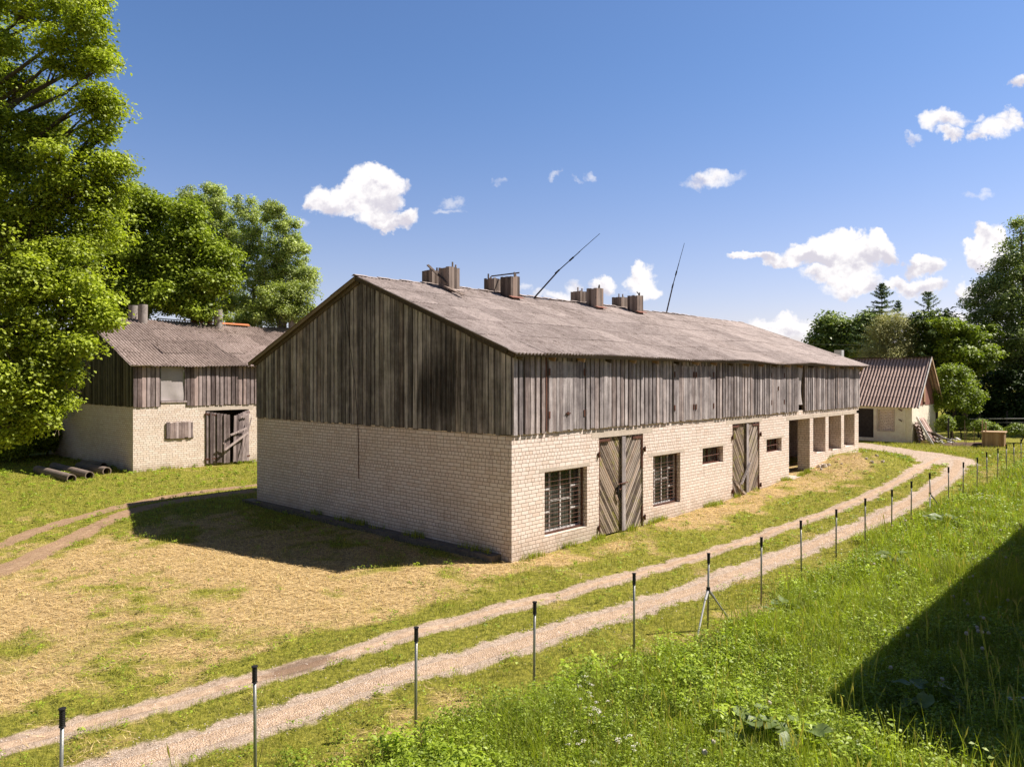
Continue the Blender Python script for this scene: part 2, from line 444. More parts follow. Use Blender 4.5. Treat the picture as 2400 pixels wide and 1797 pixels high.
FENCE = [(-10.99, -4.43), (-9.2, -4.77), (-7.27, -5.14), (-5.34, -5.4), (-3.26, -5.69), (-1.24, -5.89), (.71, -5.99), (2.92, -5.9), (4.91, -5.93), (6.9, -5.95), (8.73, -6.06), (10.41, -6.11), (12.15, -6.19), (13.69, -6.34), (15.28, -6.41), (16.87, -6.51), (18.35, -6.55), (20.13, -6.56), (22.15, -6.52), (23.8, -6.52), (25.57, -6.5)]
FY_x = np.array([-30, -16] + [p[0] for p in FENCE] + [30, 60]); FY_y = np.array([-2.0, -3.6] + [p[1] for p in FENCE] + [-6.4, -6.0])
def meadow_amt(x, y):
    """1 deep in the tall meadow, 0 on the mown side"""
    fy = np.interp(x, FY_x, FY_y)
    shift = .40 + (vnoise(x, y, 1.1, 21) - .5) * .9 + (vnoise(x, y, .4, 22) - .5) * .5 + .25 * ss(-3, -8, x) + .50 * ss(-1.5, 2.5, x)
    return ss(-.1, .8, fy - y + shift - .55)

def green_amt(x, y):
    """lush versus straw dry on the mown side"""
    dR = np.minimum(dist_to(R1, x, y), dist_to(R2, x, y))
    g = .70 * ss(2.1, .5, dR + (vnoise(x, y, .9, 35) - .5) * .9) * (.45 + .9 * vnoise(x, y, .8, 31))
    g = g + .40 * ss(.45, .75, vnoise(x, y, 2.3, 32)) + .30 * ss(.5, .8, vnoise(x, y, .9, 34))
    g = g + .65 * ss(13, 17, y) * (.55 + .6 * vnoise(x, y, 2.5, 36))
    g = g + .5 * ss(26, 30, x)
    g = g + .35 * ss(1.1, .4, np.minimum(dist_to(L1, x, y), dist_to(L2, x, y)))
    dry = np.exp(-((x + 3.5) / 6.5) ** 2 - ((y - 4.5) / 5.2) ** 2)
    g = g - .40 * dry + .22 * (vnoise(x * .35 + y * .1, (y - .25 * x) * 1.6, .5, 37) - .4)
    g = g + .38 * ss(.3, .8, vnoise(x, y, .35, 33)) + .02 + .35 * ss(-4.5, -1.5, x) * ss(.5, -.3, x) * ss(.5, 2, y) + .30 * ss(8.5, 11, y - .35 * (x + 8)) * ss(2, -2, x)
    return np.clip(g, 0, 1)

# ------------------------------------------------------------------ ground
def ground_material():
    m, n, b = mat('ground_cover', .95, .1)
    p = n.pos(); X, Y, Z = n.xyz(p)[0:3]
    ga, pa, ma, gr = n.attr('green'), n.attr('path'), n.attr('meadow'), n.attr('gravel')
    f1 = n.noise(p, 38, 5, .75); f2 = n.noise(p, 9, 5, .7); f3 = n.noise(p, 1.6, 4, .6)
    st1 = n.noise(n.comb(n.m('ADD', n.m('MULTIPLY', X, .9), n.m('MULTIPLY', Y, .5)), n.m('MULTIPLY', n.m('SUBTRACT', Y, X), .12), 0.), 55, 3, .7)
    st2 = n.noise(n.comb(n.m('MULTIPLY', n.m('ADD', X, Y), .12), n.m('SUBTRACT', Y, n.m('MULTIPLY', X, .4)), 0.), 60, 3, .7)
    hay = n.m('MAXIMUM', st1, st2)
    straw = n.mix(n.sm(n.m('ADD', n.m('MULTIPLY', hay, .7), n.m('MULTIPLY', f2, .4)), .42, .78), (.14, .09, .035), (.96, .72, .37))
    grass = n.mix(n.sm(n.m('ADD', n.m('MULTIPLY', f1, .5), n.m('MULTIPLY', f2, .5)), .36, .64), (.06, .075, .012), (.44, .42, .07))
    gm = n.sm(n.m('ADD', ga, n.m('MULTIPLY', n.m('SUBTRACT', n.m('ADD', n.m('MULTIPLY', f2, .6), n.m('MULTIPLY', f1, .4)), .5), 1.5)), .22, .72)
    col = n.mix(gm, straw, grass)
    col = n.mix(n.m('MULTIPLY', n.sm(f3, .58, .78), .25), col, (.22, .13, .075))
    soil = n.mix(n.sm(f1, .35, .65), (.28, .175, .105), (.50, .35, .23))
    peb = n.vor(p, 50); pebw = n.vor(p, 90)
    stones = n.mix(n.sm(peb, .42, .22), n.mix(n.sm(f2, .4, .6), (.38, .295, .225), (.57, .46, .36)), (.84, .72, .61))
    stones = n.mix(n.m('MULTIPLY', n.sm(pebw, .38, .2), .5), stones, (.74, .65, .56))
    track = n.mix(gr, soil, stones)
    track = n.mix(n.m('MULTIPLY', n.sm(n.m('ADD', n.vm('LENGTH', n.vm('MULTIPLY', n.vm('SUBTRACT', p, (-7.0, -2.06, 0)), (1.0, 2.6, 0))), n.m('MULTIPLY', f2, .5)), 1.05, .65), .75), track, (.20, .135, .095))
    track = n.mix(n.m('MULTIPLY', n.sm(f3, .52, .7), .35), track, (.30, .22, .155))
    pm = n.sm(n.m('ADD', pa, n.m('ADD', n.m('MULTIPLY', n.m('SUBTRACT', f2, .5), 1.1), n.m('MULTIPLY', n.m('SUBTRACT', f1, .5), .6))), .22, .80)
    col = n.mix(pm, col, track)
    col = n.mix(ma, col, n.mix(f2, (.018, .028, .008), (.06, .085, .02)))
    n.l.new(col, b.inputs['Base Color'])
    h = n.m('ADD', n.m('MULTIPLY', f2, 1.1), n.m('ADD', n.m('MULTIPLY', f1, .5), n.m('MULTIPLY', hay, .9)))
    n.l.new(n.bump(h, .8, .035), b.inputs['Normal'])
    return m
M['ground'] = ground_material()

def ground_attrs(x, y):
    pm = path_mask(x, y)
    gr = ss(.85, .5, dist_to(R2, x, y)) * .9 + ss(1.9, 1.2, dist_to(JN, x, y)) * .9 + ss(.75, .35, dist_to(R1, x, y)) * .75
    return dict(green=green_amt(x, y), path=pm, meadow=meadow_amt(x, y), gravel=np.clip(gr, 0, 1))

def build_ground():
    def axis(fine0, fine1, step, far):
        a = list(np.arange(fine0, fine1, step)); v = fine1; s = step
        hi = []
        while v < far: hi.append(v); s *= 1.25; v += s
        hi.append(far)
        lo = []; v = fine0; s = step
        while v > -far: s *= 1.25; v -= s; lo.append(max(v, -far))
        return np.array(sorted(set(lo)) + a + hi)
    xs = axis(-14, 34, .14, 900); ys = axis(-12.5, 24, .14, 900)
    X, Y = np.meshgrid(xs, ys, indexing='ij')
    Z = gz(X, Y)
    V = np.stack([X, Y, Z], -1).reshape(-1, 3)
    nx, ny = len(xs), len(ys)
    I = np.arange(nx * ny).reshape(nx, ny)
    Fq = np.stack([I[:-1, :-1], I[1:, :-1], I[1:, 1:], I[:-1, 1:]], -1).reshape(-1, 4)
    at_ = {k: v.ravel() for k, v in ground_attrs(X, Y).items()}
    o = np_mesh('ground', V, Fq, M['ground'], at_, smooth=True)
    tag(o, kind='structure')
build_ground()

def ribbon(name, pl, hw, seed, kindmat):
    P = densify(pl, .12); n = len(P)
    T = np.gradient(P, axis=0); T /= np.linalg.norm(T, axis=1)[:, None] + 1e-9
    N = np.stack([-T[:, 1], T[:, 0]], 1)
    cols = 9; V = []; 
    for j in range(cols):
        u = (j / (cols - 1) * 2 - 1)
        w = hw * (1 + (vnoise(P[:, 0] * 1.0, P[:, 1] * 0 + seed * 9 + (1 if u > 0 else 0) * 5, .35, seed) - .5) * .35 + (vnoise(P[:, 0], P[:, 1] * 0 + seed, 1.9, seed + 3) - .5) * .15)
        q = P + N * (u * w)[:, None]
        z = gz(q[:, 0], q[:, 1]) + .006 - .004 * abs(u)
        V.append(np.concatenate([q, z[:, None]], 1))
    V = np.stack(V, 1).reshape(-1, 3)
    I = np.arange(n * cols).reshape(n, cols)
    Fq = np.stack([I[:-1, :-1], I[1:, :-1], I[1:, 1:], I[:-1, 1:]], -1).reshape(-1, 4)
    o = np_mesh(name, V, Fq, kindmat, None, True); tag(o, kind='structure'); return o

def track_material(name, gravel, dk=1.0):
    m, n, b = mat(name, .95, .1)
    p = n.pos()
    f1 = n.noise(p, 40, 5, .75); f2 = n.noise(p, 7, 5, .7); f3 = n.noise(p, 1.2, 4, .65)
    soil = n.mix(n.sm(f2, .3, .7), (.38, .285, .205), (.64, .515, .395))
    peb = n.vor(p, 46); peb2 = n.vor(p, 90)
    st = n.mix(n.m('MULTIPLY', n.sm(peb, .40, .2), gravel * .8), soil, (.84, .70, .57))
    st = n.mix(n.m('MULTIPLY', n.sm(peb2, .36, .2), .2 + .4 * gravel), st, (.80, .66, .53))
    st = n.mix(n.m('MULTIPLY', n.sm(f3, .56, .68), .4), st, (.29, .20, .145))
    st = n.mix(n.m('MULTIPLY', n.sm(f1, .55, .7), .3), st, (.28, .20, .15))
    st = n.mix(n.m('MULTIPLY', n.sm(n.m('ADD', n.vm('LENGTH', n.vm('MULTIPLY', n.vm('SUBTRACT', p, (-7.0, -2.06, 0)), (1.0, 2.6, 0))), n.m('MULTIPLY', f2, .5)), 1.05, .65), .75), st, (.20, .135, .095))
    st = n.mix(1., st, (dk, dk * (.94 if dk == 1 else .88), dk * (.88 if dk == 1 else .74)), 'MULTIPLY')
    n.l.new(st, b.inputs['Base Color'])
    n.l.new(n.bump(n.m('ADD', n.m('MULTIPLY', f1, .6), n.m('SUBTRACT', n.m('MULTIPLY', f2, .6), n.m('MULTIPLY', peb, gravel))), .7, .03), b.inputs['Normal'])
    return m
M['track'] = track_material('dusty_track', .35); M['gravel'] = track_material('gravel_track', 1.0); M['dirt'] = track_material('dirt_track', .0, .72)
ribbon('gravel_track', R1, .10, 1, M['track'])
ribbon('gravel_track', R2, .17, 2, M['gravel'])
ribbon('dirt_track', L1, .09, 3, M['dirt'])
ribbon('dirt_track', L2, .11, 4, M['dirt'])

# ------------------------------------------------------------------ building helpers
def wall(mb, p0, u, nrm, L, z0, z1, holes, th, a=.5):
    """masonry wall with openings. p0: start of the outer face, u: unit dir along, nrm: outward normal. holes: (s0,s1,za,zb)"""
    S = sorted({0, L} | {h[0] for h in holes} | {h[1] for h in holes}); Zs = sorted({z0, z1} | {h[2] for h in holes} | {h[3] for h in holes})
    Zs = [z for z in Zs if z0 <= z <= z1]
    u = Vector((*u, 0)); nr = Vector((*nrm, 0)); o = Vector((*p0, 0))
    def P(s, z, d): q = o + u * s - nr * d; return (q.x, q.y, z)
    def hole(s, z): return any(h[0] < s < h[1] and h[2] < z < h[3] for h in holes)
    flip = u.cross(Vector((0, 0, 1))).dot(nr) < 0
    def quad(a_, b_, c_, d_):
        f = (0, 1, 2, 3) if not flip else (3, 2, 1, 0); mb.add([a_, b_, c_, d_], [f], a)
    for i in range(len(S) - 1):
        for j in range(len(Zs) - 1):
            s0, s1, a0, a1 = S[i], S[i + 1], Zs[j], Zs[j + 1]
            if hole((s0 + s1) / 2, (a0 + a1) / 2): continue
            quad(P(s0, a0, 0), P(s1, a0, 0), P(s1, a1, 0), P(s0, a1, 0))
            quad(P(s1, a0, th), P(s0, a0, th), P(s0, a1, th), P(s1, a1, th))
    for h in holes:
        s0, s1, a0, a1 = h
        quad(P(s0, a0, 0), P(s0, a1, 0), P(s0, a1, th), P(s0, a0, th))
        quad(P(s1, a1, 0), P(s1, a0, 0), P(s1, a0, th), P(s1, a1, th))
        if a1 < z1: quad(P(s0, a1, 0), P(s1, a1, 0), P(s1, a1, th), P(s0, a1, th))
        if a0 > z0: quad(P(s1, a0, 0), P(s0, a0, 0), P(s0, a0, th), P(s1, a0, th))
    # ends and top
    quad(P(0, z0, 0), P(0, z1, 0), P(0, z1, th), P(0, z0, th)); quad(P(L, z1, 0), P(L, z0, 0), P(L, z0, th), P(L, z1, th))
    quad(P(0, z1, 0), P(L, z1, 0), P(L, z1, th), P(0, z1, th))

def corrugated(name, x0, x1, ye, ze, yr, zr, mat_, parent, rows=5, pitch=.13, amp=.028, sheet=1.04, seed=1, sag=.04, both=None, ragged=0., axis='x'):
    """wavy sheets laid in overlapping rows, both slopes; waves run along the ridge axis. both=(ye2, ze2) is the far eave"""
    rg = np.random.default_rng(seed)
    VV = []; FF = []; AV = []; AE = []; AW = []; base = 0
    slopes = [(ye, ze, yr, zr)]
    if both: slopes.append((both[0], both[1], yr, zr))
    for si, (y0, z0, y1, z1) in enumerate(slopes):
        Ls = sqrt((y1 - y0) ** 2 + (z1 - z0) ** 2); dy, dz = (y1 - y0) / Ls, (z1 - z0) / Ls
        nyv, nzv = (-dz, dy) if dy > 0 else (dz, -dy)
        k = int((x1 - x0) / pitch * 8); xs = np.linspace(x0, x1, k + 1)
        for r in range(rows):
            s0 = Ls * r / rows; s1 = min(Ls * (r + 1) / rows + .14, Ls)
            sh = np.floor((xs + r * .37 + 100) / sheet).astype(int)
            rv = rg.random(sh.max() + 2); jit = rg.normal(0, .012 + ragged, sh.max() + 2); lift = rg.normal(0, .004 + ragged * .2, sh.max() + 2)
            rowsV = []
            ns = 5
            for j in range(ns):
                t = j / (ns - 1); s = s0 + (s1 - s0) * t
                sj = s + (jit[sh] if j == 0 else 0)
                wave = amp * np.cos(2 * pi * xs / pitch)
                h = wave + .014 * (1 - t) + lift[sh] * (1 - t) - .006
                mid = np.sin(pi * np.clip((xs - x0) / (x1 - x0), 0, 1))
                sagz = -sag * (.5 + .5 * np.sin(xs * .9 + .6)) * mid * sin(pi * min(1, (s / Ls) * .5 + .25)) - sag * 1.2 * vnoise(xs, xs * 0 + s * .8, 3.0, seed + 5)
                if axis == 'x': V = np.stack([xs, y0 + dy * sj + nyv * h, z0 + dz * sj + nzv * h + sagz], 1)
                else: V = np.stack([y0 + dy * sj + nyv * h, xs, z0 + dz * sj + nzv * h + sagz], 1)
                rowsV.append(V); AW.append(wave / amp)
            V = np.stack(rowsV, 0)
            I = np.arange(V.shape[0] * V.shape[1]).reshape(V.shape[0], V.shape[1]) + base
            Fq = np.stack([I[:-1, :-1], I[:-1, 1:], I[1:, 1:], I[1:, :-1]], -1)
            if (dy < 0) != (axis != 'x'): Fq = Fq[..., ::-1]
            VV.append(V.reshape(-1, 3)); FF.append(Fq.reshape(-1, 4)); base += V.shape[0] * V.shape[1]
            av = np.repeat(rv[sh[:-1]][None, :], ns - 1, 0); AV.append(av.ravel())
            e = np.zeros((ns - 1, len(xs) - 1))
            seam = np.abs(np.diff(sh)) > 0
            e[:, seam] = .7
            AE.append(e.ravel())
    o = np_mesh(name, np.concatenate(VV), np.concatenate(FF), mat_, dict(v=np.concatenate(AV), e=np.concatenate(AE), wv=np.concatenate(AW)), smooth=True, parent=None)
    if parent:
        o.parent = parent; o.data.transform(Matrix.Translation(-Vector(parent.location)))
    return o

def boards(mb, p0, u, nrm, L, zb, ztop, pitch=.2, bw=.15, proud=.05, under=.022, skip=(), seed=0, jb=.03, gapdark=True):
    """vertical board on board cladding. zb: number, ztop(s): function; skip: (s0,s1,z0,z1) rectangles left free"""
    rg = random.Random(seed)
    u = Vector((*u, 0)); nr = Vector((*nrm, 0)); o = Vector((*p0, 0)); up = Vector((0, 0, 1))
    def put(s0, s1, d0, d1, a, j):
        mid = (s0 + s1) / 2
        segs = [(zb + rg.uniform(-jb, jb * .4), None)]
        for (h0, h1, z0, z1) in skip:
            if h0 < mid < h1:
                segs = [(segs[0][0], z0), (z1, None)] if z0 > zb + .05 else [(z1, None)]
        for (za, zt) in segs:
            t0 = ztop(s0) if zt is None else zt; t1 = ztop(s1) if zt is None else zt
            if min(t0, t1) <= za + .02: continue
            tl = rg.uniform(-.006, .006)
            v = []
            for d in (d0, d1):
                for (s, z) in ((s0, za), (s1, za), (s1, t1), (s0, t0)):
                    q = o + u * (s + (tl if z > za else 0)) + nr * d; v.append((q.x, q.y, z))
            f = [(4, 5, 6, 7), (0, 4, 7, 3), (1, 2, 6, 5), (0, 1, 5, 4), (3, 7, 6, 2)]
            if u.cross(up).dot(nr) < 0: f = [tuple(reversed(q)) for q in f]
            mb.add(v, f, a)
    s = 0.
    while s < L - .02:
        p = pitch * rg.uniform(.85, 1.15)
        w = min(bw * rg.uniform(.85, 1.15), p - .012)
        e = min(s + p, L)
        a = rg.random()
        if e - s > .03:
            put(s, e, 0, under, a * .12 - .1, 0)  # under boards toned darker, shade in the gaps put into their colour
            if s + w < L: put(s + .004, min(s + w, L), under, proud + rg.uniform(-.006, .008), rg.random(), 1)
        s = e

def clip_poly(poly, x0, x1, z0, z1):
    def clip(poly, f, inter):
        out = []
        for i in range(len(poly)):
            a, b_ = poly[i], poly[(i + 1) % len(poly)]
            fa, fb = f(a), f(b_)
            if fa: out.append(a)
            if fa != fb: out.append(inter(a, b_))
        return out
    def ix(v): return lambda a, b_: (v, a[1] + (b_[1] - a[1]) * (v - a[0]) / (b_[0] - a[0] + 1e-12))
    def iz(v): return lambda a, b_: (a[0] + (b_[0] - a[0]) * (v - a[1]) / (b_[1] - a[1] + 1e-12), v)
    for f, i_ in ((lambda p: p[0] >= x0, ix(x0)), (lambda p: p[0] <= x1, ix(x1)), (lambda p: p[1] >= z0, iz(z0)), (lambda p: p[1] <= z1, iz(z1))):
        poly = clip(poly, f, i_)
        if len(poly) < 3: return []
    return poly

def diag_leaf(x0, x1, z0, z1, y, slope, rg, th=.03, w=.088, skewy=0.):
    """door leaf of diagonal boards in the plane y; slope -1 falls to the right"""
    mb = MB()
    H = z1 - z0; W = x1 - x0; k = 1.45
    span = H + W * k; c = -.2
    while c < span + .2:
        g = w * k * 1.1
        if slope < 0:   # z = z0 + c - ... falls with x
            P = [(x0 - 1, z0 + c + k), (x1 + 1, z0 + c - (W + 1) * k), (x1 + 1, z0 + c + g - .032 - (W + 1) * k), (x0 - 1, z0 + c + g - .032 + k)]
        else:
            P = [(x0 - 1, z0 + c - W * k - k), (x1 + 1, z0 + c + k), (x1 + 1, z0 + c + g - .032 + k), (x0 - 1, z0 + c + g - .032 - W * k - k)]
        q = clip_poly(P, x0, x1, z0, z1)
        if len(q) >= 3:
            yy = y - th - rg.uniform(-.004, .006)
            n = len(q); v = [(a, yy + (a - x0) * skewy, b_) for a, b_ in q] + [(a, y + (a - x0) * skewy, b_) for a, b_ in q]
            area = sum(q[i][0] * q[(i + 1) % n][1] - q[(i + 1) % n][0] * q[i][1] for i in range(n))
            fr = tuple(range(n)) if area > 0 else tuple(reversed(range(n)))
            f = [fr] + [(i, i + n, (i + 1) % n + n, (i + 1) % n) for i in range(n)]
            mb.add(v, f, rg.random())
        c += g
    return mb

# ------------------------------------------------------------------ main barn
def eave_z(y, ye=-.38, yr=6.2, ze=5.1, zr=7.5):
    return ze + (zr - ze) * (y - ye) / (yr - ye) if y <= yr else zr - (zr - 5.08) * (y - yr) / (12.75 - yr)

def build_barn():
    B = empty('brick_barn', (0, 0, 0), 0, 'long barn of pale brick below and grey weathered boards above, corrugated roof, in the middle', 'barn')
    L, W = 24.8, 12.43
    H = [(1.23, 3.02, .42, 2.06), (3.56, 5.79, -.3, 2.80), (6.34, 7.95, .49, 2.08), (9.4, 10.86, 1.54, 2.10), (11.56, 13.77, -.3, 2.82), (14.39, 15.79, 1.58, 2.10)]
    # masonry
    mb = MB()
    wall(mb, (0, 0), (1, 0), (0, -1), 16.5, -.5, 3.12, H, .38)
    # open bays at the far end: piers, parapets, spandrel
    for (a0, a1, z1) in ((18.68, 19.06, 2.76), (20.48, 20.86, 2.76), (22.44, 22.81, 2.76)):
        mb.box(a0, a1, 0, .52, -.5, z1)
    mb.box(24.25, L, 0, W - .38, -.5, 2.76)
    mb.box(16.5, L, 0, .52, 2.91, 3.12)
    mb.box(19.06, 20.48, .004, .26, -.5, 1.20); mb.box(20.86, 22.44, .004, .26, -.5, 1.20); mb.box(22.81, 24.25, .004, .26, -.5, 1.24)
    # a few loose bricks on the broken parapet
    for (x, y, z, r) in ((19.2, .1, 1.235, .3), (19.42, .13, 1.235, 1.2), (23.0, .12, 1.275, .5), (23.12, .1, 1.275, 0.1), (21.3, .1, 1.235, .9)):
        mb.obox((x, y, z), (cos(r), sin(r), 0), (-sin(r), cos(r), 0), (0, 0, 1), .12, .06, .035)
    wall(mb, (0, .38), (0, 1), (-1, 0), W - .38, -.5, 3.12, [], .38)
    wall(mb, (.38, W), (1, 0), (0, 1), L - .38, -.5, 3.12, [], .3)
    mb.box(24.42, L, .52, W - .38, 2.76, 3.12)
    mb.build('brick_wall', M['brick'], B)
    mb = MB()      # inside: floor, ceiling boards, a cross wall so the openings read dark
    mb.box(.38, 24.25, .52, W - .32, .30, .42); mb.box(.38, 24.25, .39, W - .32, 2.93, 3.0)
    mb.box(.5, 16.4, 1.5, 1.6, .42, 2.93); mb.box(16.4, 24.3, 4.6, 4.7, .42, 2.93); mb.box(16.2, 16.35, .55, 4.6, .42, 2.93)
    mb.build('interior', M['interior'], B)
    mb = MB(); mb.box(16.52, 18.66, -.12, .6, .30, .40); mb.build('threshold_slab', M['concrete'], B)
    mb = MB()
    mb.obox((-.14, 6.6, .0), (0, 1, 0), (1, 0, 0), (0, 0, 1), 6.25, .20, .13)
    mb.build('foundation_ledge', M['dark_concrete'], B)
    # lintels, each its own
    for (a0, a1, z0, z1) in ((1.02, 3.14, 2.063, 2.165), (3.22, 6.30, 2.803, 3.0), (6.1, 8.2, 2.083, 2.185), (9.2, 11.05, 2.103, 2.19), (11.1, 13.97, 2.823, 3.03), (14.2, 15.98, 2.103, 2.19)):
        q = MB(); q.box(a0, a1, -.004, .37, z0, z1); q.build('lintel', M['concrete'], B)
    for (a0, a1) in ((16.27, 19.02), (19.05, 20.66), (20.69, 22.6), (22.63, 24.5)):
        q = MB(); q.box(a0, a1, -.006, .5, 2.757, 2.913); q.build('lintel', M['concrete'], B)

    # --- gable boards, side boards
    mb = MB()
    boards(mb, (0, 0), (0, 1), (-1, 0), W, 3.08, lambda s: eave_z(s) - .10, .195, .155, .042, .02, seed=4, jb=.035)
    mb.v = [v for v in mb.v]
    # backing wall behind the boards, closed
    wb = MB()
    gp = [(.0, 3.1), (W, 3.1), (W, eave_z(W) - .12), (6.2, eave_z(6.2) - .12), (0, eave_z(0) - .12)]
    for xx in (0.002, .06): wb.add([(xx, a, b) for a, b in gp], [(0, 1, 2, 3, 4)])
    for xx in (L - .06, L): wb.add([(xx, a, b) for a, b in gp], [(0, 1, 2, 3, 4)])
    mb.build('gable_boards', M['gable_wood'], B)
    wb.build('backing_boards', M['beam'], B)
    hatches = [(1.33, 2.83, 3.1, 4.90), (7.47, 8.76, 3.1, 4.86), (8.80, 10.1, 3.1, 4.86), (14.65, 15.97, 3.1, 4.86)]
    mb = MB()
    sk = [(h[0], h[1], h[2], h[3]) for h in hatches] + [(17.38, 17.98, 3.02, 5.2)]
    boards(mb, (0, 0), (1, 0), (0, -1), 24.8, 3.09, lambda s: 5.02, .205, .150, .066, .016, skip=sk, seed=9, jb=.03)
    sb = mb.build('side_boards', M['side_wood'], B)
    mb = MB(); boards(mb, (0, W), (1, 0), (0, 1), L, 3.09, lambda s: 5.0, .4, .3, .05, .02, seed=19)
    mb.build('side_boards', M['side_wood'], B)
    for bx_ in ((0.06, 17.4, .012, .06, 3.12, 5.0), (17.96, L - .06, .012, .06, 3.12, 5.0), (17.4, 17.96, .25, .3, 3.0, 5.0)):
        bk = MB(); bk.box(*bx_); bk.build('backing_boards', M['beam'], B)
    # hatches: flush boards with strap hinges
    for hi, (a0, a1, z0, z1) in enumerate(hatches):
        q = MB(); rg = random.Random(40 + hi); s = a0
        while s < a1 - .02:
            w = min(rg.uniform(.11, .19), a1 - s)
            if a1 - s - w < .05: w = a1 - s
            q.box(s + .003, s + w - .003, -.056 - rg.uniform(0, .006), -.006, z0 + rg.uniform(-.03, .02), z1 + rg.uniform(-.01, .01), rg.uniform(.15, .85)); s += w
        hd = q.build('hatch', M['side_wood'], B)
        hx = {0: (a0 + .02, a1 - .02), 1: (a0 + .03, a1 - .06), 2: (a0 + .06, a1 - .05), 3: (a0 + .05, a1 - .08)}[hi]
        for x in hx:
            for z in (z0 + .42, z1 - .28):
                q = MB(); q.box(x - .028, x + .028, -.078, -.06, z - .09, z + .09); q.build('hinge', M['rust'], hd)
        if hi == 0:
            q = MB(); q.box(2.02, 2.20, -.085, -.06, 3.52, 3.55); q.box(2.08, 2.12, -.09, -.06, 3.49, 3.58); q.build('latch', M['rust'], hd)
        if hi == 3:
            q = MB(); q.box(15.3, 15.34, -.085, -.06, 3.98, 4.14); q.build('latch', M['rust'], hd)
    q = MB()   # rusty downpipe strip beside the first hatch
    q.box(1.20, 1.245, -.075, -.06, 3.12, 5.0); q.build('iron_strip', M['rust'], B)
    # sheet hung in the open bay
    nx_, nz_ = 8, 20; V = []; 
    for i in range(nx_ + 1):
        for j in range(nz_ + 1):
            u, w = i / nx_, j / nz_
            V.append((17.41 + .52 * u - .10 * max(0, u - .6) * sin(w * 3.1), .02 + .02 * sin(u * 6 + w * 3) + .03 * sin(w * 5), 3.36 + 1.55 * w))
    Fq = [(i * (nz_ + 1) + j, (i + 1) * (nz_ + 1) + j, (i + 1) * (nz_ + 1) + j + 1, i * (nz_ + 1) + j + 1) for i in range(nx_) for j in range(nz_)]
    np_mesh('hanging_sheet', V, Fq, M['sheet'], None, True, B)

    # --- roof
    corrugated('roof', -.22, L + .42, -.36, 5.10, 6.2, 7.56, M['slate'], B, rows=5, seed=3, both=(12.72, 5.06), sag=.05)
    q = MB()      # boards under the roof edge
    q.box(-.16, L + .36, -.30, -.27, 4.985, 5.075); q.build('eave_board', M['beam'], B)
    q = MB(); q.box(-.16, L + .36, 12.6, 12.63, 4.95, 5.04); q.build('eave_board', M['beam'], B)
    k = 0
    for i in range(21):
        x = .12 + i * 1.22
        q = MB(); q.bar((x, -.01, 5.02), (x, -.27, 4.935), .05, .12, (1, 0, 0), random.random()); q.build('rafter_end', M['new_wood'] if i % 3 else M['beam'], B)
    # bargeboards on the near gable
    def slope(y, dz=0): return (y, eave_z(y, -.36, 6.2, 5.10, 7.56) + dz if y < 6.2 else 7.56 - (7.56 - 5.06) * (y - 6.2) / 6.52 + dz)
    def barge(y0, y1, x, dz, w, t, nm='bargeboard'):
        q = MB(); a, b_ = slope(y0, dz), slope(y1, dz)
        q.bar((x, a[0], a[1]), (x, b_[0], b_[1]), t, w, (1, 0, 0), random.random()); return q.build(nm, M['beam'], B)
    barge(6.2, -.02, -.185, -.115, .13, .03); barge(6.2, 12.7, -.185, -.115, .13, .03)
    barge(6.18, 12.5, -.075, -.20, .15, .03); barge(-.2, 1.4, -.12, -.16, .12, .05)
    q = MB()       # soffit boards between
    for (a, b_) in ((0, 6.2), (6.2, 12.6)):
        A, B_ = slope(a, -.075), slope(b_, -.075)
        q.bar((-.1, A[0], A[1]), (-.1, B_[0], B_[1]), .24, .012, (1, 0, 0))
    q.build('soffit', M['beam'], B)
    q = MB()       # ridge cap
    xs = np.linspace(-.24, L + .4, 60)
    for i in range(59):
        x0, x1 = xs[i], xs[i + 1] + .015
        s0 = 7.60 - .05 * vnoise(x0, 0, 3., 8) - .02 * (i % 2)
        for sg in (-1, 1):
            q.add([(x0, 6.2, s0), (x1, 6.2, s0), (x1, 6.2 + sg * .13, s0 - .045), (x0, 6.2 + sg * .13, s0 - .045)], [(0, 1, 2, 3) if sg < 0 else (3, 2, 1, 0)])
    q.build('ridge_cap', M['slate'], B)
    # far gable rafter tails
    q = MB(); q.bar((L + .05, -.2, 4.98), (L + .55, .15, 4.80), .1, .05, (0, 0, 1)); q.build('rafter_end', M['beam'], B)

    # --- doors
    rg = random.Random(3)
    for (x0, x1, z0, z1, y, xs_, dd) in ((3.58, 5.77, .05, 2.79, .07, 4.72, 0), (11.58, 13.75, .18, 2.80, .07, 12.72, 1)):
        dl = diag_leaf(x0, xs_, z0, z1, y + .03, -1, rg).build('door_leaf', M['door_d1'], B)
        dr = diag_leaf(xs_ + .015, x1, z0, z1, y, 1, rg).build('door_leaf', M['door_d2'], B)
        q = MB(); q.box(xs_ - .03, xs_ + .14, y - .075, y - .035, z0, z1 - .02, .6); q.build('cover_strip', M['side_wood'], dr)
        q = MB(); q.box(x0 - .015, x0 + .045, y - .05, y - .0, z0, z1 - .02); q.box(x0, x0 + .55, y - .06, y - .0, z1 - .11, z1 - .04); q.build('iron_strap', M['rust'], dl)
        q = MB(); q.box(x1 - .045, x1 + .012, y - .06, y - .03, z1 - 1.0, z1 - .02); q.box(x1 - .5, x1, y - .055, y - .03, z1 - .12, z1 - .05); q.build('iron_strap', M['rust'], dr); q = MB(); q.box(x1 - .03, x1 + .01, y - .06, y - .03, z0, z0 + .6); q.build('iron_strap', M['rust'], dr)
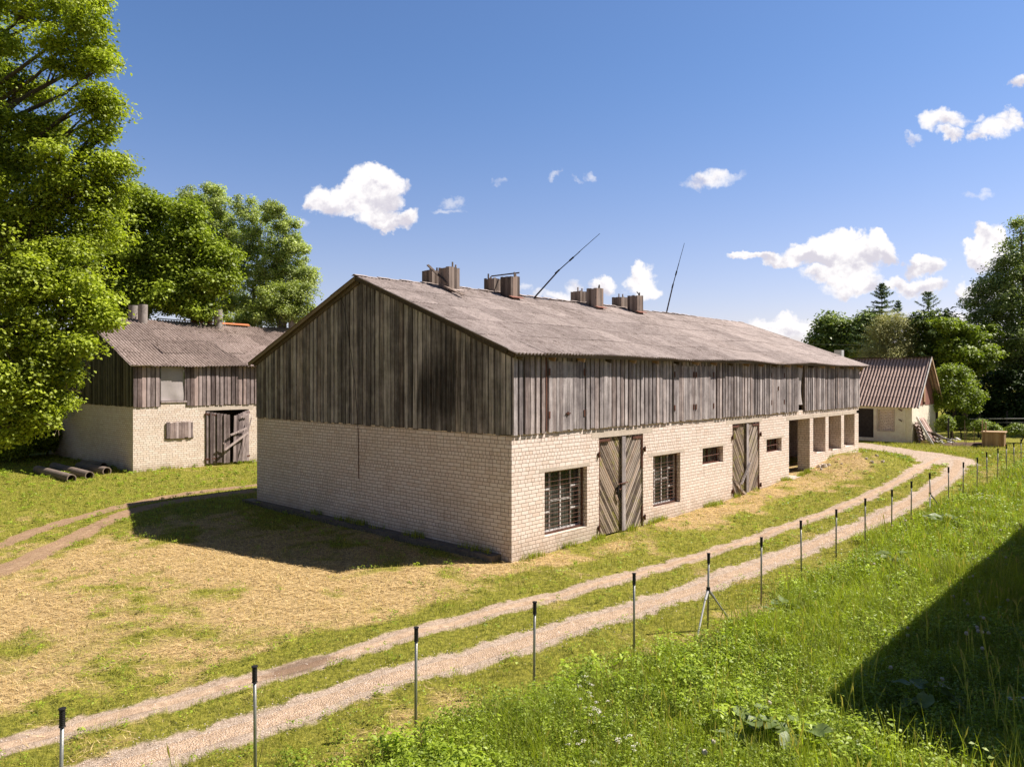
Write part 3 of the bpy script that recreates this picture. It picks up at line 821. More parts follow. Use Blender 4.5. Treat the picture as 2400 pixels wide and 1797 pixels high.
        for z in (z0 + .25, z1 - .45):
            for (xh, par) in ((x0 - .05, dl), (x1 + .07, dr)):
                q = MB(); q.tube([(xh, -.035, z - .08), (xh, -.035, z + .08)], .028, 6); q.box(xh - .05, xh + .05, -.03, -.002, z - .03, z + .03); q.build('hinge', M['rust'], par)
        if dd == 0:
            q = MB(); q.tube([(xs_ - .12, y - .08, 1.42), (xs_ + .22, y - .10, 1.44)], .018, 6)
            q.tube([(xs_ - .12 + .09 * sin(t), y - .06, 1.34 + .09 * cos(t)) for t in np.linspace(0, 2 * pi, 9)], .014, 5, cap=False); q.build('latch', M['rust'], dl)
            q = MB(); q.tube([(xs_ - .20, y - .06, 1.38), (xs_ - .25, y - .07, 1.2), (xs_ - .2, y - .06, 1.05), (xs_ - .12, y - .06, .95)], .03, 6); q.build('rag', M['black'], dl)
        else:
            q = MB(); q.bar((xs_ - .55, y - .12, .62), (xs_ + .14, y - .12, 1.35), .07, .03, (0, 1, 0), .9); q.build('loose_batten', M['side_wood'], dl)
            q = MB()
            for i in range(5):
                q.bar((x0 + .15 * i, y - .07 - .02 * i, .9 - .13 * i), (x0 + .5 + .13 * i, y - .09 - .02 * i, .22 - .02 * i), .09, .025, (1, 0, 0), random.random())
            q.build('broken_board', M['door_d1'], dl)

    # --- barred windows
    def window(x0, x1, z0, z1, kind):
        y = .24
        if kind == 'big':
            fr = MB(); W_ = x1 - x0; t = .045
            fr.box(x0, x1, y - .03, y + .03, z0, z0 + .06); fr.box(x0, x1, y - .03, y + .03, z1 - .05, z1)
            c = [x0 + .02, x0 + W_ * .25, x0 + W_ * .5, x0 + W_ * .75, x1 - .02]
            for i, cc in enumerate(c): fr.box(cc - .02, cc + .02, y - .035, y + .03, z0 + .06, z1 - .05)
            H_ = z1 - z0
            for i, rows in enumerate(((.33, .70), (.5,), (.5,), (.33, .70))):
                for r in rows: fr.box(c[i] + .02, c[i + 1] - .02, y - .03, y + .025, z0 + H_ * r - .02, z0 + H_ * r + .02)
            w = fr.build('window', M['frame_paint'], B)
            g = MB(); g.box(x0 + .01, x1 - .01, y - .004, y + .004, z0 + .05, z1 - .05); g.build('pane', M['glass'], w)
            q = MB(); yb = .125
            for i in range(14):
                z = z0 + .04 + (z1 - z0 - .08) * i / 13
                q.tube([(x0, yb, z + random.uniform(-.006, .006)), (x1, yb, z)], .0065, 5)
            for i in range(11):
                xx = x0 + .02 + (x1 - x0 - .04) * i / 10
                q.tube([(xx, yb + .018, z0), (xx, yb + .018, z1)], .0055, 5)
            q.box(x0, x1, yb - .015, yb + .03, z0 + .002, z0 + .03); q.box(x1 - .03, x1 - .005, yb - .01, yb + .03, z0, z1)
            q.build('grille', M['rust_bar'], w)
        else:
            fr = MB()
            fr.box(x0 + .002, x1 - .002, y - .03, y + .03, z0 + .003, z0 + .05); fr.box(x0 + .002, x1 - .002, y - .03, y + .03, z1 - .05, z1 - .003)
            for xx in (x0 + .025, (x0 + x1) / 2, x1 - .025): fr.box(xx - .022, xx + .022, y - .035, y + .03, z0 + .05, z1 - .05)
            w = fr.build('window', M['rust'], B)
            g = MB(); g.box(x0 + .01, x1 - .01, y - .004, y + .004, z0 + .04, z1 - .04); g.build('pane', M['glass'], w)
            q = MB(); n_ = 9
            for i in range(n_):
                xx = x0 + .06 + (x1 - x0 - .12) * i / (n_ - 1); q.tube([(xx, .12, z0 + .01), (xx, .12, z1 - .01)], .009, 5)
            q.tube([(x0, .11, (z0 + z1) / 2 - .02), (x1, .11, (z0 + z1) / 2)], .013, 5); q.box(x0, x1, .10, .13, z0 + .002, z0 + .03)
            q.build('grille', M['rust_bar'], w)
    window(1.25, 2.98, .44, 2.05, 'big'); window(6.36, 7.92, .51, 2.07, 'big')
    window(9.42, 10.84, 1.55, 2.09, 'small'); window(14.41, 15.77, 1.59, 2.09, 'small')

    # iron rod and cable on the gable
    q = MB(); q.tube([(-.02, 6.30, 2.98), (-.025, 6.27, 2.4), (-.02, 6.26, 1.45)], .011, 5); q.build('iron_rod', M['rust'], B)
    q = MB(); q.tube([(-.21, 7.1, 7.15), (-.05, 7.0, 6.7), (-.05, 6.7, 5.6), (-.05, 6.45, 4.5), (-.05, 6.3, 3.4), (-.03, 6.30, 3.0)], .007, 4); q.build('cable', M['black'], B)
    q = MB(); q.tube([(1.12, -.02, 3.1), (1.10, -.03, 3.0), (1.07, -.02, 2.86)], .006, 4); q.build('cable', M['rust'], B)

    # --- wooden vent shafts, each pair straddles the ridge
    def shaft(cx, cy, zt, w, posts, bar=None):
        zr = eave_z(cy, -.36, 6.2, 5.1, 7.56) - .22 if cy < 6.2 else 7.56 - .384 * (cy - 6.2) - .22
        q = MB(); h = w / 2; n_ = 4; bw = w / n_
        for i in range(n_):
            a = -h + i * bw
            q.box(cx + a + .003, cx + a + bw - .003, cy - h - .015, cy - h + .01, zr, zt + random.uniform(-.02, .02), random.random())
            q.box(cx + a + .003, cx + a + bw - .003, cy + h - .01, cy + h + .015, zr, zt + random.uniform(-.02, .02), random.random())
            q.box(cx - h - .018, cx - h + .01, cy + a + .003, cy + a + bw - .003, zr, zt + random.uniform(-.02, .02), random.random())
            q.box(cx + h - .01, cx + h + .018, cy + a + .003, cy + a + bw - .003, zr, zt + random.uniform(-.02, .02), random.random())
        s_ = q.build('vent_shaft', M['shaft_wood'], B)
        for (px_, py_, ph) in posts:
            q = MB(); q.box(cx + px_ * h * .8 - .02, cx + px_ * h * .8 + .02, cy + py_ * h * .8 - .02, cy + py_ * h * .8 + .02, zt - .2, zt + ph, random.random())
            q.build('corner_post', M['shaft_wood'], s_)
        if cy < 6:
            q = MB(); q.obox((cx + .02, cy - h - .07, zr + .18), (1, 0, 0), (0, .93, .36), (0, -.36, .93), h + .08, .09, .01); q.build('flashing', M['pink_board'] if cx > 4 else M['slate'], s_)
        return s_
    for (cx, zf, zb_, pf, pb) in ((3.05, 8.03, 8.01, [(-.1, -1, .18), (1, -.6, .12)], [(-1, -.6, .14), (.2, -1, .10)]),
                             (5.95, 8.03, 8.03, [(.1, -1, .16), (1, -.5, .14)], [(-1, .4, .18), (.3, 1, .12)]),
                             (10.95, 8.05, 8.0, [(.2, -1, .16), (1, -.3, .14)], [(-1, -.5, .16), (-.2, -1, .12)]),
                             (13.85, 8.0, 8.0, [(.2, -1, .14), (1, -.3, .14)], [(-1, -.5, .14), (-.2, -1, .13)])):
        shaft(cx, 5.62, zf, .47, pf)
        s_ = shaft(cx - .02, 6.42, zb_, .47, pb)
        if 5 < cx < 7:
            q = MB(); q.bar((cx - .05, 6.5, 8.14), (cx + .3, 5.45, 8.20), .04, .04, (1, 0, 0), .4); q.build('cross_bar', M['shaft_wood'], s_)
        if cx > 13:
            q = MB(); q.bar((cx - .05, 5.5, 8.16), (cx + .3, 5.6, 8.08), .04, .04, (1, 0, 0), .4); q.build('cross_bar', M['shaft_wood'], s_)
    return B
barn = build_barn()

# poles standing on the ridge
def mast(base, top, label, joints):
    b = Vector(base); t = Vector(top)
    E = empty('roof_mast', base, 0, label, 'mast')
    q = MB(); q.tube([b - Vector((0, 0, .25)), b + (t - b) * .42], [.035, .03], 6); q.build('pole', M['dark_pole'], E)
    q = MB(); q.tube([b + (t - b) * .40, b + (t - b) * .72], [.022, .018], 6); q.tube([b + (t - b) * .70 + Vector((0, 0, .01)), t], [.014, .010], 6); q.build('rod', M['black'], E)
    for j in joints:
        q = MB(); q.tube([b + (t - b) * (j - .03), b + (t - b) * (j + .03)], .036, 6); q.build('clamp', M['black'], E)
zb = 7.50
mast((7.6, 6.2, zb), (7.6 + .6814 * 2.66, 6.2 - .7319 * 2.66, zb + 2.38), 'thin dark pole leaning far to the right on the ridge of the long barn roof', (.4, .6))
mast((17.2, 6.2, zb - .05), (17.2 + .6814 * .92, 6.2 - .7319 * .92, zb + 3.3), 'nearly upright thin dark pole on the far part of the barn ridge', (.4, .58))
q = MB(); q.bar((2.55, 6.1, 8.13), (2.80, 5.42, 7.50), .09, .03, (1, 0, .3), .2); q.bar((2.75, 5.5, 7.42), (2.72, 4.62, 7.06), .13, .025, (1, 0, 0), .5)
o = q.build('loose_planks', M['shaft_wood']); tag(o, 'dark broken planks fallen from a vent shaft onto the near end of the barn roof', 'planks')
for i, (x, z, hh) in enumerate(((19.13, 1.2, .42), (20.93, 1.2, .42), (22.88, 1.24, .42))):
    q = MB(); q.box(x, x + .10, .27, .50, .95, z + hh)
    o = q.build('clay_block', M['red_block'])
    tag(o, ('orange clay block against the first pier of the open bay', 'orange clay block against the middle pier of the open bay', 'orange clay block against the far thin pier of the open bay')[i], 'clay block', 'orange clay blocks in the open bays')

# ------------------------------------------------------------------ second barn
def build_barn2():
    x0, y0 = -.33, 23.05; L, W = 22.0, 12.3; yr = y0 + 6.15
    B = empty('brick_barn', (x0, y0, .2), 0, 'second pale brick barn with mossy old roof behind, partly hidden by the tree', 'barn')
    mb = MB()
    wall(mb, (x0, y0), (1, 0), (0, -1), L, -.5, 3.32, [(3.32, 5.55, 0, 2.90)], .38)
    wall(mb, (x0, y0 + .38), (0, 1), (-1, 0), W - .38, -.5, 3.20, [], .38)
    mb.box(x0 + .38, x0 + L, y0 + W - .3, y0 + W, -.5, 3.2); mb.box(x0 + L - .3, x0 + L, y0 + .38, y0 + W - .3, -.5, 3.2)
    mb.build('brick_wall', M['brick2'], B)
    q = MB(); q.box(2.65, 5.45, y0 - .005, y0 + .3, 2.903, 3.10); q.build('lintel', M['concrete'], B)
    q = MB(); q.box(x0 + .38, x0 + L - .3, y0 + 1.6, y0 + 1.7, .0, 3.2); q.box(x0 + .38, x0 + L - .3, y0 + .4, y0 + W - .3, 3.21, 3.25); q.build('interior', M['interior'], B)
    def zt(s): return (5.12 + (7.60 - 5.12) * (s + .3) / 6.45 if s < 6.15 else 7.60 - (7.6 - 5.1) * (s - 6.15) / 6.4) - .10
    mb = MB(); boards(mb, (x0, y0), (0, 1), (-1, 0), W, 3.18, zt, .17, .13, .035, .018, seed=31)
    mb.build('gable_boards', M['barn2_gable'], B)
    for (a_, b_) in ((0, 1.22), (2.40, L)):
        mb = MB(); boards(mb, (x0 + a_, y0), (1, 0), (0, -1), b_ - a_, 3.17, lambda s: 5.05, .20, .165, .045, .018, seed=32, jb=.03)
        mb.build('side_boards', M['barn2_wood'], B)
    q = MB(); q.box(x0 + .02, .88, y0 + .01, y0 + .06, 3.33, 5.05); q.build('backing_boards', M['beam'], B)
    q = MB(); q.box(2.08, x0 + L, y0 + .01, y0 + .06, 3.33, 5.05)
    gp = [(y0, 3.2), (y0 + W, 3.2), (y0 + W, zt(W) - .03), (yr, zt(6.15) - .03), (y0, zt(0) - .03)]
    q.add([(x0 + .003, a, b) for a, b in gp], [(0, 1, 2, 3, 4)]); q.add([(x0 + L, a, b) for a, b in gp], [(0, 1, 2, 3, 4)])
    q.build('backing_boards', M['beam'], B)
    # white sheet across the loft opening
    V = []; nx_, nz_ = 14, 18
    for i in range(nx_ + 1):
        for j in range(nz_ + 1):
            u, w = i / nx_, j / nz_
            V.append((.91 + 1.06 * u, y0 + .03 + .025 * sin(u * 5) * sin(w * 4 + 1) - .03 * exp(-((u - .7) / .2) ** 2 - ((w - .1) / .2) ** 2), 3.42 + 1.58 * w))
    Fq = [(i * (nz_ + 1) + j, (i + 1) * (nz_ + 1) + j, (i + 1) * (nz_ + 1) + j + 1, i * (nz_ + 1) + j + 1) for i in range(nx_) for j in range(nz_)]
    sh = np_mesh('loft_sheet', V, Fq, M['sheet'], None, True, None)
    sh.data.transform(Matrix.Translation((-x0, -y0, -.2))); sh.parent = B
    q = MB(); q.box(.88, 2.10, y0 - .05, y0 + .05, 3.33, 3.40, .9); q.box(1.98, 2.09, y0 - .03, y0 + .04, 3.40, 5.0, .1); q.build('loft_frame', M['barn2_wood'], B)
    rf = corrugated('roof', x0 - .22, x0 + L + .3, y0 - .32, 5.12, yr, 7.66, M['slate2'], B, rows=4, pitch=.15, amp=.032, sheet=1.05, seed=8, both=(y0 + W + .3, 5.1), sag=.09, ragged=.03)
    q = MB(); q.bar((x0 - .2, y0 - .28, 5.02), (x0 + .75, y0 - .30, 5.06), .10, .03, (0, 1, 0), .9); q.bar((x0 - .1, y0 - .2, 5.02), (x0 - .1, yr, 7.52), .03, .12, (1, 0, 0), .3); q.bar((x0 - .1, y0 + W + .2, 5.0), (x0 - .1, yr, 7.52), .03, .12, (1, 0, 0), .3)
    q.build('bargeboard', M['beam'], B)
    q = MB(); q.add([(3.2, yr - .12, 7.66), (5.6, yr - .18, 7.62), (5.6, yr + .1, 7.69), (3.2, yr + .1, 7.74)], [(0, 1, 2, 3)]); q.build('ridge_sheet', M['white_metal'], B)
    q = MB(); q.add([(4.3, yr - .22, 7.63), (8.4, yr - .24, 7.56), (8.4, yr + .0, 7.68), (4.3, yr - .05, 7.70)], [(0, 1, 2, 3)]); q.build('ridge_sheet', M['red_block'], B)
    # cement pipe flues in pairs
    for cx in (2.15, 6.25, 10.95, 16.0):
        for (dx, dy, zt_) in ((0.05, -.5, 8.35), (-.12, .35, 8.35)):
            q = MB(); c = (cx + dx, yr + dy)
            q.tube([(c[0], c[1], 7.0), (c[0] + .02, c[1], zt_)], .235, 18, cap=False); q.tube([(c[0] + .02, c[1], zt_), (c[0], c[1], 7.0)], .20, 18, cap=False)
            n0 = len(q.v)
            for k in range(18):
                an = 2 * pi * k / 18; q.v.append((c[0] + .02 + .235 * cos(an), c[1] + .235 * sin(an), zt_)); q.v.append((c[0] + .02 + .20 * cos(an), c[1] + .20 * sin(an), zt_))
            for k in range(18):
                k2 = (k + 1) % 18; q.f.append((n0 + 2 * k, n0 + 2 * k2, n0 + 2 * k2 + 1, n0 + 2 * k + 1)); q.a.append(.5)
            q.build('flue_pipe', M['flue'], B, smooth=True)
    # boarded window
    q = MB(); rg = random.Random(5); s = 1.12
    while s < 2.34:
        w = rg.uniform(.12, .18); w = min(w, 2.36 - s)
        q.box(s + .004, s + w - .004, y0 - .06 - rg.uniform(0, .02), y0 - .03, 1.66 + rg.uniform(-.03, .02), 2.40 + rg.uniform(-.03, .02), rg.choice([.2, .5, .9, 1.2])); s += w
    q.box(1.08, 2.40, y0 - .034, y0 - .005, 1.62, 1.68, .2)
    q.build('shutter', M['barn2_wood'], B)
    # double door, both leaves sagging inwards
    def leaf(xa, xb, za, zb_, xc, lean, sd, name='door_leaf'):
        q = MB(); rg = random.Random(sd); n_ = 7
        for i in range(n_):
            u0, u1 = i / n_, (i + 1) / n_
            a0 = xa + (xb - xa) * u0; a1 = xa + (xb - xa) * u1 - .01 * (1 if xb > xa else -1)
            top = za + (zb_ - za) * (u0 + u1) / 2; d = lean * (u0 + u1) / 2
            tl = xc * (u0 + u1) / 2
            xm0, xm1 = min(a0, a1), max(a0, a1)
            v = []
            for dd in (0, .03):
                for (xx, zz, dx) in ((xm0, .33 + rg.uniform(-.04, .04), 0), (xm1, .33 + rg.uniform(-.04, .04), 0), (xm1, top, tl), (xm0, top, tl)):
                    v.append((xx + dx, y0 - .02 - d - dd - (.02 if i % 2 else 0), zz))
            q.add(v, [(4, 5, 6, 7), (0, 4, 7, 3), (1, 2, 6, 5), (3, 7, 6, 2)], rg.random())
        return q.build(name, M['barn2_wood'], B)
    l1 = leaf(3.02, 4.10, 2.86, 2.66, 0, .25, 1); l2 = leaf(5.20, 4.22, 2.88, 2.60, .06, .3, 2)
    for par, (x, dx) in ((l1, (3.0, .5)), (l2, (5.22, -.45))):
        for z in (2.74, .55):
            q = MB(); q.bar((x, y0 - .06, z), (x + dx, y0 - .16, z - (.08 if z > 1 else -.02)), .06, .02, (0, 0, 1)); q.tube([(x, y0 - .04, z - .06), (x, y0 - .04, z + .06)], .035, 6); q.build('strap_hinge', M['rust'], par)
    q = MB()
    q.bar((4.05, y0 - .42, 1.68), (4.92, y0 - .38, 1.98), .09, .04, (0, 0, 1), .9); q.bar((3.75, y0 - .45, .98), (4.98, y0 - .42, 1.76), .10, .04, (0, 0, 1), 1.0)
    q.bar((4.65, y0 - .40, .55), (5.18, y0 - .36, 2.50), .05, .03, (1, 0, 0), .6); q.bar((3.68, y0 - .40, 1.32), (3.95, y0 - .40, 1.12), .06, .03, (1, 0, 0), .5); q.bar((4.6, y0 - .36, 2.52), (5.1, y0 - .3, 2.72), .08, .03, (0, 0, 1), .7)
    q.build('brace', M['barn2_wood'], l2)
    return B
build_barn2()

# ------------------------------------------------------------------ small plastered house far right
def build_house():
    x0, x1, y0, y1 = 37.37, 42.9, .91, 9.6; xr = 40.13; zg = .45
    B = empty('small_house', (x0, y0, zg), 0, 'small plastered shed with steep pinkish corrugated roof behind the long barn', 'shed')
    mb = MB()
    wall(mb, (x0, y0), (0, 1), (-1, 0), y1 - y0, -.3, 2.75, [(2.24, 3.62, zg + .22, 2.52), (1.05, 1.98, 1.18, 2.48)], .3)
    mb.box(x0 + .3, x1, y0 + .002, y0 + .3, -.3, 2.78); mb.box(x1 - .3, x1, y0 + .3, y1, -.3, 2.7); mb.box(x0 + .3, x1 - .3, y1 - .3, y1, -.3, 2.7)
    mb.box(x0 - .05, x0, y0 + .35, y0 + .47, zg - .2, 2.6)
    mb.build('plastered_wall', M['plaster'], B)
    q = MB(); q.box(x0 + .18, x0 + .26, y0 + 1.05, y0 + 1.98, 1.18, 2.48); q.build('bricked_window', M['brick2'], B)
    q = MB(); q.box(x0 - .03, x0 + .1, y0 + 1.0, y0 + 2.03, 1.10, 1.177); q.box(x0 - .012, x0 + .05, y0 + .98, y0 + 1.047, 1.18, 2.52); q.box(x0 - .012, x0 + .05, y0 + 1.983, y0 + 2.05, 1.18, 2.52); q.build('window_frame', M['concrete'], B)
    q = MB(); q.box(x0 + .12, x0 + .2, y0 + 2.24, y0 + 3.62, zg + .22, 2.52); q.build('door', M['black_door'], B)
    # gable
    q = MB(); n_ = 36
    for i in range(n_):
        a = x0 + .02 + (x1 - x0 - .04) * i / n_; b_ = x0 + .02 + (x1 - x0 - .04) * (i + 1) / n_ - .012
        t = lambda x: 2.72 + (5.68 - 2.72) * (1 - abs(x - xr) / 2.78)
        if 39.7 < a < 40.15:
            segs = [(4.55, None)]
        else: segs = [(2.74, None)]
        for (s, _) in segs:
            if min(t(a), t(b_)) > s + .02:
                q.add([(a, y0 - .02, s), (b_, y0 - .02, s), (b_, y0 - .02, t(b_) - .05), (a, y0 - .02, t(a) - .05)], [(0, 1, 2, 3)], random.random())
    q.build('gable_boards', M['pink_board'], B)
    q = MB(); q.add([(x0, y0 + .05, 2.75), (x1, y0 + .05, 2.75), (xr, y0 + .05, 5.62)], [(0, 1, 2)]); q.add([(x0, y1, 2.7), (x1, y1, 2.7), (xr, y1, 5.62)], [(0, 1, 2)]); q.build('gable_core', M['interior'], B)
    q = MB(); q.box(39.72, 40.0, y0 - .10, y0 + .0, 2.95, 4.15); q.build('gable_panel', M['new_wood'], B)
    q = MB(); q.box(39.62, 40.05, y0 - .12, y0 - .03, 4.15, 4.24); q.box(39.78, 39.95, y0 - .06, y0 - .02, 2.75, 2.93); q.build('iron_bracket', M['rust'], B)
    # roof: waves run along Y
    corrugated('roof', y0 - .42, y1 + .3, x0 - .30, 2.68, xr, 5.82, M['slate3'], B, rows=5, pitch=.20, amp=.045, sheet=1.2, seed=17, both=(x1 + .30, 2.66), sag=.03, axis='y')
    q = MB(); q.bar((xr, y0 - .45, 5.85), (xr, y1 + .3, 5.83), .36, .05, (1, 0, 0)); q.build('ridge_cap', M['dark_pole'], B)
    for (xe, ze, nm) in ((x0 - .28, 2.66, 0), (x1 + .28, 2.64, 1)):
        q = MB(); q.bar((xe, y0 - .44, ze - .02), (xr, y0 - .44, 5.80), .03, .13, (0, 1, 0), .9); q.build('bargeboard', M['new_wood' if nm else 'frame_paint'], B)
    q = MB(); q.box(39.9, 40.36, 6.0, 6.5, 5.5, 6.42); q.build('chimney', M['white_metal'], B)
    for z in (2.55, 1.9):
        q = MB(); q.bar((x0 - .03, y0 + .75, z), (x0 - .1, y0 + .55, z - .12), .05, .03, (0, 0, 1)); q.build('iron_hook', M['rust'], B)
build_house()

# ------------------------------------------------------------------ barn behind the camera's right: only its shadow reaches the picture
def build_barn3():
    x0, y1, W, L = .12, -11.36, 12.0, 30.
    B = empty('brick_barn', (x0, y1, 0), 0, 'neighbouring barn right of the meadow whose roof shadow falls on the tall grass', 'barn')
    mb = MB(); wall(mb, (x0, y1 - W), (1, 0), (0, -1), L, -.3, 5.0, [], .3); wall(mb, (x0, y1), (1, 0), (0, 1), L, -.3, 5.0, [(2, 3.6, .5, 2.1), (6, 8, -.2, 2.6), (12, 13.6, .5, 2.1)], .3)
    wall(mb, (x0, y1 - W + .3), (0, 1), (-1, 0), W - .6, -.3, 5.0, [], .3); wall(mb, (x0 + L, y1 - W + .3), (0, 1), (1, 0), W - .6, -.3, 5.0, [], .3)
    mb.build('brick_wall', M['brick2'], B)
    q = MB()
    for xx in (x0 + .02, x0 + L - .02): q.add([(xx, y1 - W, 5), (xx, y1, 5), (xx, y1 - W / 2, 7.5)], [(0, 1, 2)])
    q.build('gable_boards', M['side_wood'], B)
    corrugated('roof', x0 - .3, x0 + L, y1 - W - .3, 5.02, y1 - W / 2, 7.7, M['slate'], B, rows=3, seed=23, both=(y1 + .35, 5.02), sag=0)
build_barn3()

# ------------------------------------------------------------------ fence posts along the track
def make_post(loc, lean, label, brace=False, h=1.35):
    x, y = loc; z = g1(x, y)
    E = empty('fence_post', (x, y, z), 0, label, 'fence post', 'metal fence posts along the gravel track')
    q = MB(); q.tube([(0, 0, -.2), (lean[0] * .5, lean[1] * .5, h * .5), (lean[0], lean[1], h - .14)], .0185, 8); q.local = True
    q.build('tube', M['steel'], E, smooth=True)
    q = MB(); q.local = True
    n_ = 9
    pts = []; rr = []
    for i in range(n_ * 2):
        t = i / (n_ * 2 - 1); pts.append((lean[0], lean[1], h - .165 + .15 * t)); rr.append(.0255 if i % 2 else .028)
    pts = [(lean[0], lean[1], h - .175)] + pts + [(lean[0], lean[1], h - .012), (lean[0], lean[1], h - .008), (lean[0], lean[1], h)]
    rr = [.032] + rr + [.027, .036, .034]
    q.tube(pts, rr, 10); q.build('grip', M['black'], E)
    if brace:
        hz = h * .52
        q = MB(); q.local = True; q.tube([(lean[0] * .6, lean[1] * .6, hz - .05), (lean[0] * .6, lean[1] * .6, hz + .05)], .035, 8)
        q.build('clamp', M['black'], E)
        for (dx, dy, m_) in ((-.62, -.12, 'white_metal'), (.36, -.38, 'steel')):
            q = MB(); q.local = True; q.tube([(lean[0] * .6, lean[1] * .6, hz), (dx * .22, dy * .22, hz * .80)], .024, 8); q.tube([(dx * .22, dy * .22, hz * .80), (dx, dy, -.03)], .016, 8)
            q.build('brace_leg', M[m_], E)
    return E
ORD = ['leftmost, nearest the camera', 'second from the left', 'third from the left', 'fourth from the left', 'fifth from the left', 'sixth from the left, the one with two splayed brace legs', 'seventh from the left, just right of the near braced post', 'eighth from the left', 'ninth from the left', 'tenth from the left', 'eleventh from the left', 'twelfth from the left', 'thirteenth from the left, just left of the far braced post', 'the far one with two splayed brace legs', 'first right of the far braced post', 'second right of the far braced post', 'third right of the far braced post', 'fourth right of the far braced post', 'fifth right of the far braced post', 'last but one at the far right', 'farthest, at the right edge']
ORD[5] = 'sixth from the left, with two splayed brace legs'; ORD[6] = 'seventh from the left, beyond the braced one'
rg = random.Random(2)
# the second braced post is the thirteenth of the row
for i, (x, y) in enumerate(FENCE):
    b = i in (5, 12)
    lab = ORD[i]
    if i == 12: lab = 'the far one with two splayed brace legs'
    if i == 13: lab = 'first right of the far braced post'
    if i == 14: lab = 'second right of the far braced post'
    if i == 15: lab = 'third right of the far braced post'
    if i == 16: lab = 'fourth right of the far braced post'
    if i == 17: lab = 'fifth right of the far braced post'
    if i == 18: lab = 'third from the right end of the row'
    if i == 11: lab = 'just left of the far braced post'
    make_post((x, y), (rg.uniform(-.02, .03), rg.uniform(-.02, .02)), 'grey metal fence post with black grip, ' + lab, b)

# ------------------------------------------------------------------ concrete pipes in the grass by the second barn
def pipe(p_near, p_far, r, label):
    zn, zf = g1(*p_near) + r * .70, g1(*p_far) + r * .62
    E = empty('concrete_pipe', (p_near[0], p_near[1], zn - r), 0, label, 'pipe', 'concrete pipes lying by the second barn')
    a = Vector((*p_near, zn)); b = Vector((*p_far, zf)); d = (b - a).normalized()
    q = MB(); s = 22; up = Vector((0, 0, 1)); sd = d.cross(up).normalized(); up = sd.cross(d)
    rings = [(a, r * .80), (a, r), (a + d * .18, r * 1.0), (b, r), (b, r * .8), (a, r * .8)]
    for (c, rad) in rings:
        for k in range(s):
            an = 2 * pi * k / s; q.v.append(tuple(c + (sd * cos(an) + up * sin(an)) * rad))
    for i in range(len(rings) - 1):
        for k in range(s):
            k2 = (k + 1) % s; q.f.append((i * s + k, i * s + k2, (i + 1) * s + k2, (i + 1) * s + k)); q.a.append(.5)
    q.build('pipe_shell', M['pipe'], E, smooth=False)
pipe((-3.15, 21.9), (-3.25, 26.3), .185, 'brown concrete pipe lying in the grass, the nearest of the group')
pipe((-2.35, 22.3), (-2.35, 27.2), .18, 'concrete pipe lying right beside the nearest one, weeds between them')
pipe((-1.30, 23.4), (-1.55, 26.3), .19, 'short dark concrete pipe in the shadow near the barn wall')
pipe((-.78, 25.4), (-.85, 28.0), .175, 'small concrete pipe deepest in the shade against the barn wall')

# ------------------------------------------------------------------ things around the small house
zf = .45
A = Vector(at(2353, 1047, 43.2)); A.z = zf
fw = Vector((FWD[0], FWD[1], 0)); rt = Vector((RGT[0], RGT[1], 0))
sd_ = (-rt * .93 + fw * .37).normalized(); fr_ = (rt * .62 + fw * .78).normalized()
E = empty('dog_kennel', tuple(A), 0, 'low unpainted plank kennel with two tall corner posts in the far meadow', 'kennel')
q = MB()
for i in range(8):
    a = A + sd_ * (i * .135); q.obox(a + sd_ * .066 + Vector((0, 0, .40)), sd_, fr_, (0, 0, 1), .064, .012, .42, random.random())
    a = A + fr_ * .95 + sd_ * (i * .135); q.obox(a + sd_ * .066 + Vector((0, 0, .40)), sd_, fr_, (0, 0, 1), .064, .012, .42, random.random())
q.obox(A + sd_ * 1.08 + fr_ * .47 + Vector((0, 0, .4)), fr_, sd_, (0, 0, 1), .47, .012, .42)
q.obox(A + fr_ * .12 + Vector((0, 0, .40)), fr_, sd_, (0, 0, 1), .12, .012, .42, .9); q.obox(A + fr_ * .84 + Vector((0, 0, .40)), fr_, sd_, (0, 0, 1), .13, .012, .42, .9)
q.build('wall', M['new_wood'], E)
q = MB(); q.obox(A + sd_ * .54 + fr_ * .47 + Vector((0, 0, .86)), sd_, fr_, (0, 0, 1), .62, .56, .03, .9); q.build('roof', M['new_wood'], E)
for k, hh in ((1.08, 1.55), (.92, 1.42)):
    q = MB(); q.obox(A + sd_ * k + fr_ * .1 * (k < 1) + Vector((0, 0, hh / 2)), sd_, fr_, (0, 0, 1), .03, .03, hh / 2, .6); q.build('corner_post', M['new_wood'], E)
q = MB(); q.obox(A + sd_ * .5 + fr_ * .5 + Vector((0, 0, .06)), sd_, fr_, (0, 0, 1), .5, .4, .03); q.build('floor', M['red_block'], E)

# far wire fence with dark posts
def far_post(X, Yt, d, label, h=None):
    p = at(X, 887, d); z = g1(p[0], p[1]); top = at(X, Yt, d)[2]
    q = MB(); q.tube([(p[0], p[1], z - .3), (p[0], p[1], top)], .05, 6); q.box(p[0] - .06, p[0] + .06, p[1] - .06, p[1] + .06, top, top + .05)
    o = q.build('wire_fence_post', M['black']); tag(o, label, 'fence post', 'dark posts of the far wire fence')
    return p
FP = [(2223, 982, 47, 'dark fence post just right of the small shed'), (2240, 960, 57, 'dark post of the far wire fence left of the shrub gap'), (2293, 978, 50, 'short dark post in front of a taller one in the far fence'), (2297, 960, 56, 'tall dark post with a white cap ring in the far fence'), (2360, 965, 54, 'tall dark post behind the plank kennel'), (2420, 962, 52, 'dark post at the right end of the far fence')]
pp = [far_post(*f) for f in FP]
E = empty('wire_fence', (pp[0][0], pp[0][1], g1(pp[0][0], pp[0][1])), 0, 'thin wire fence with grey top rail behind the kennel', 'fence')
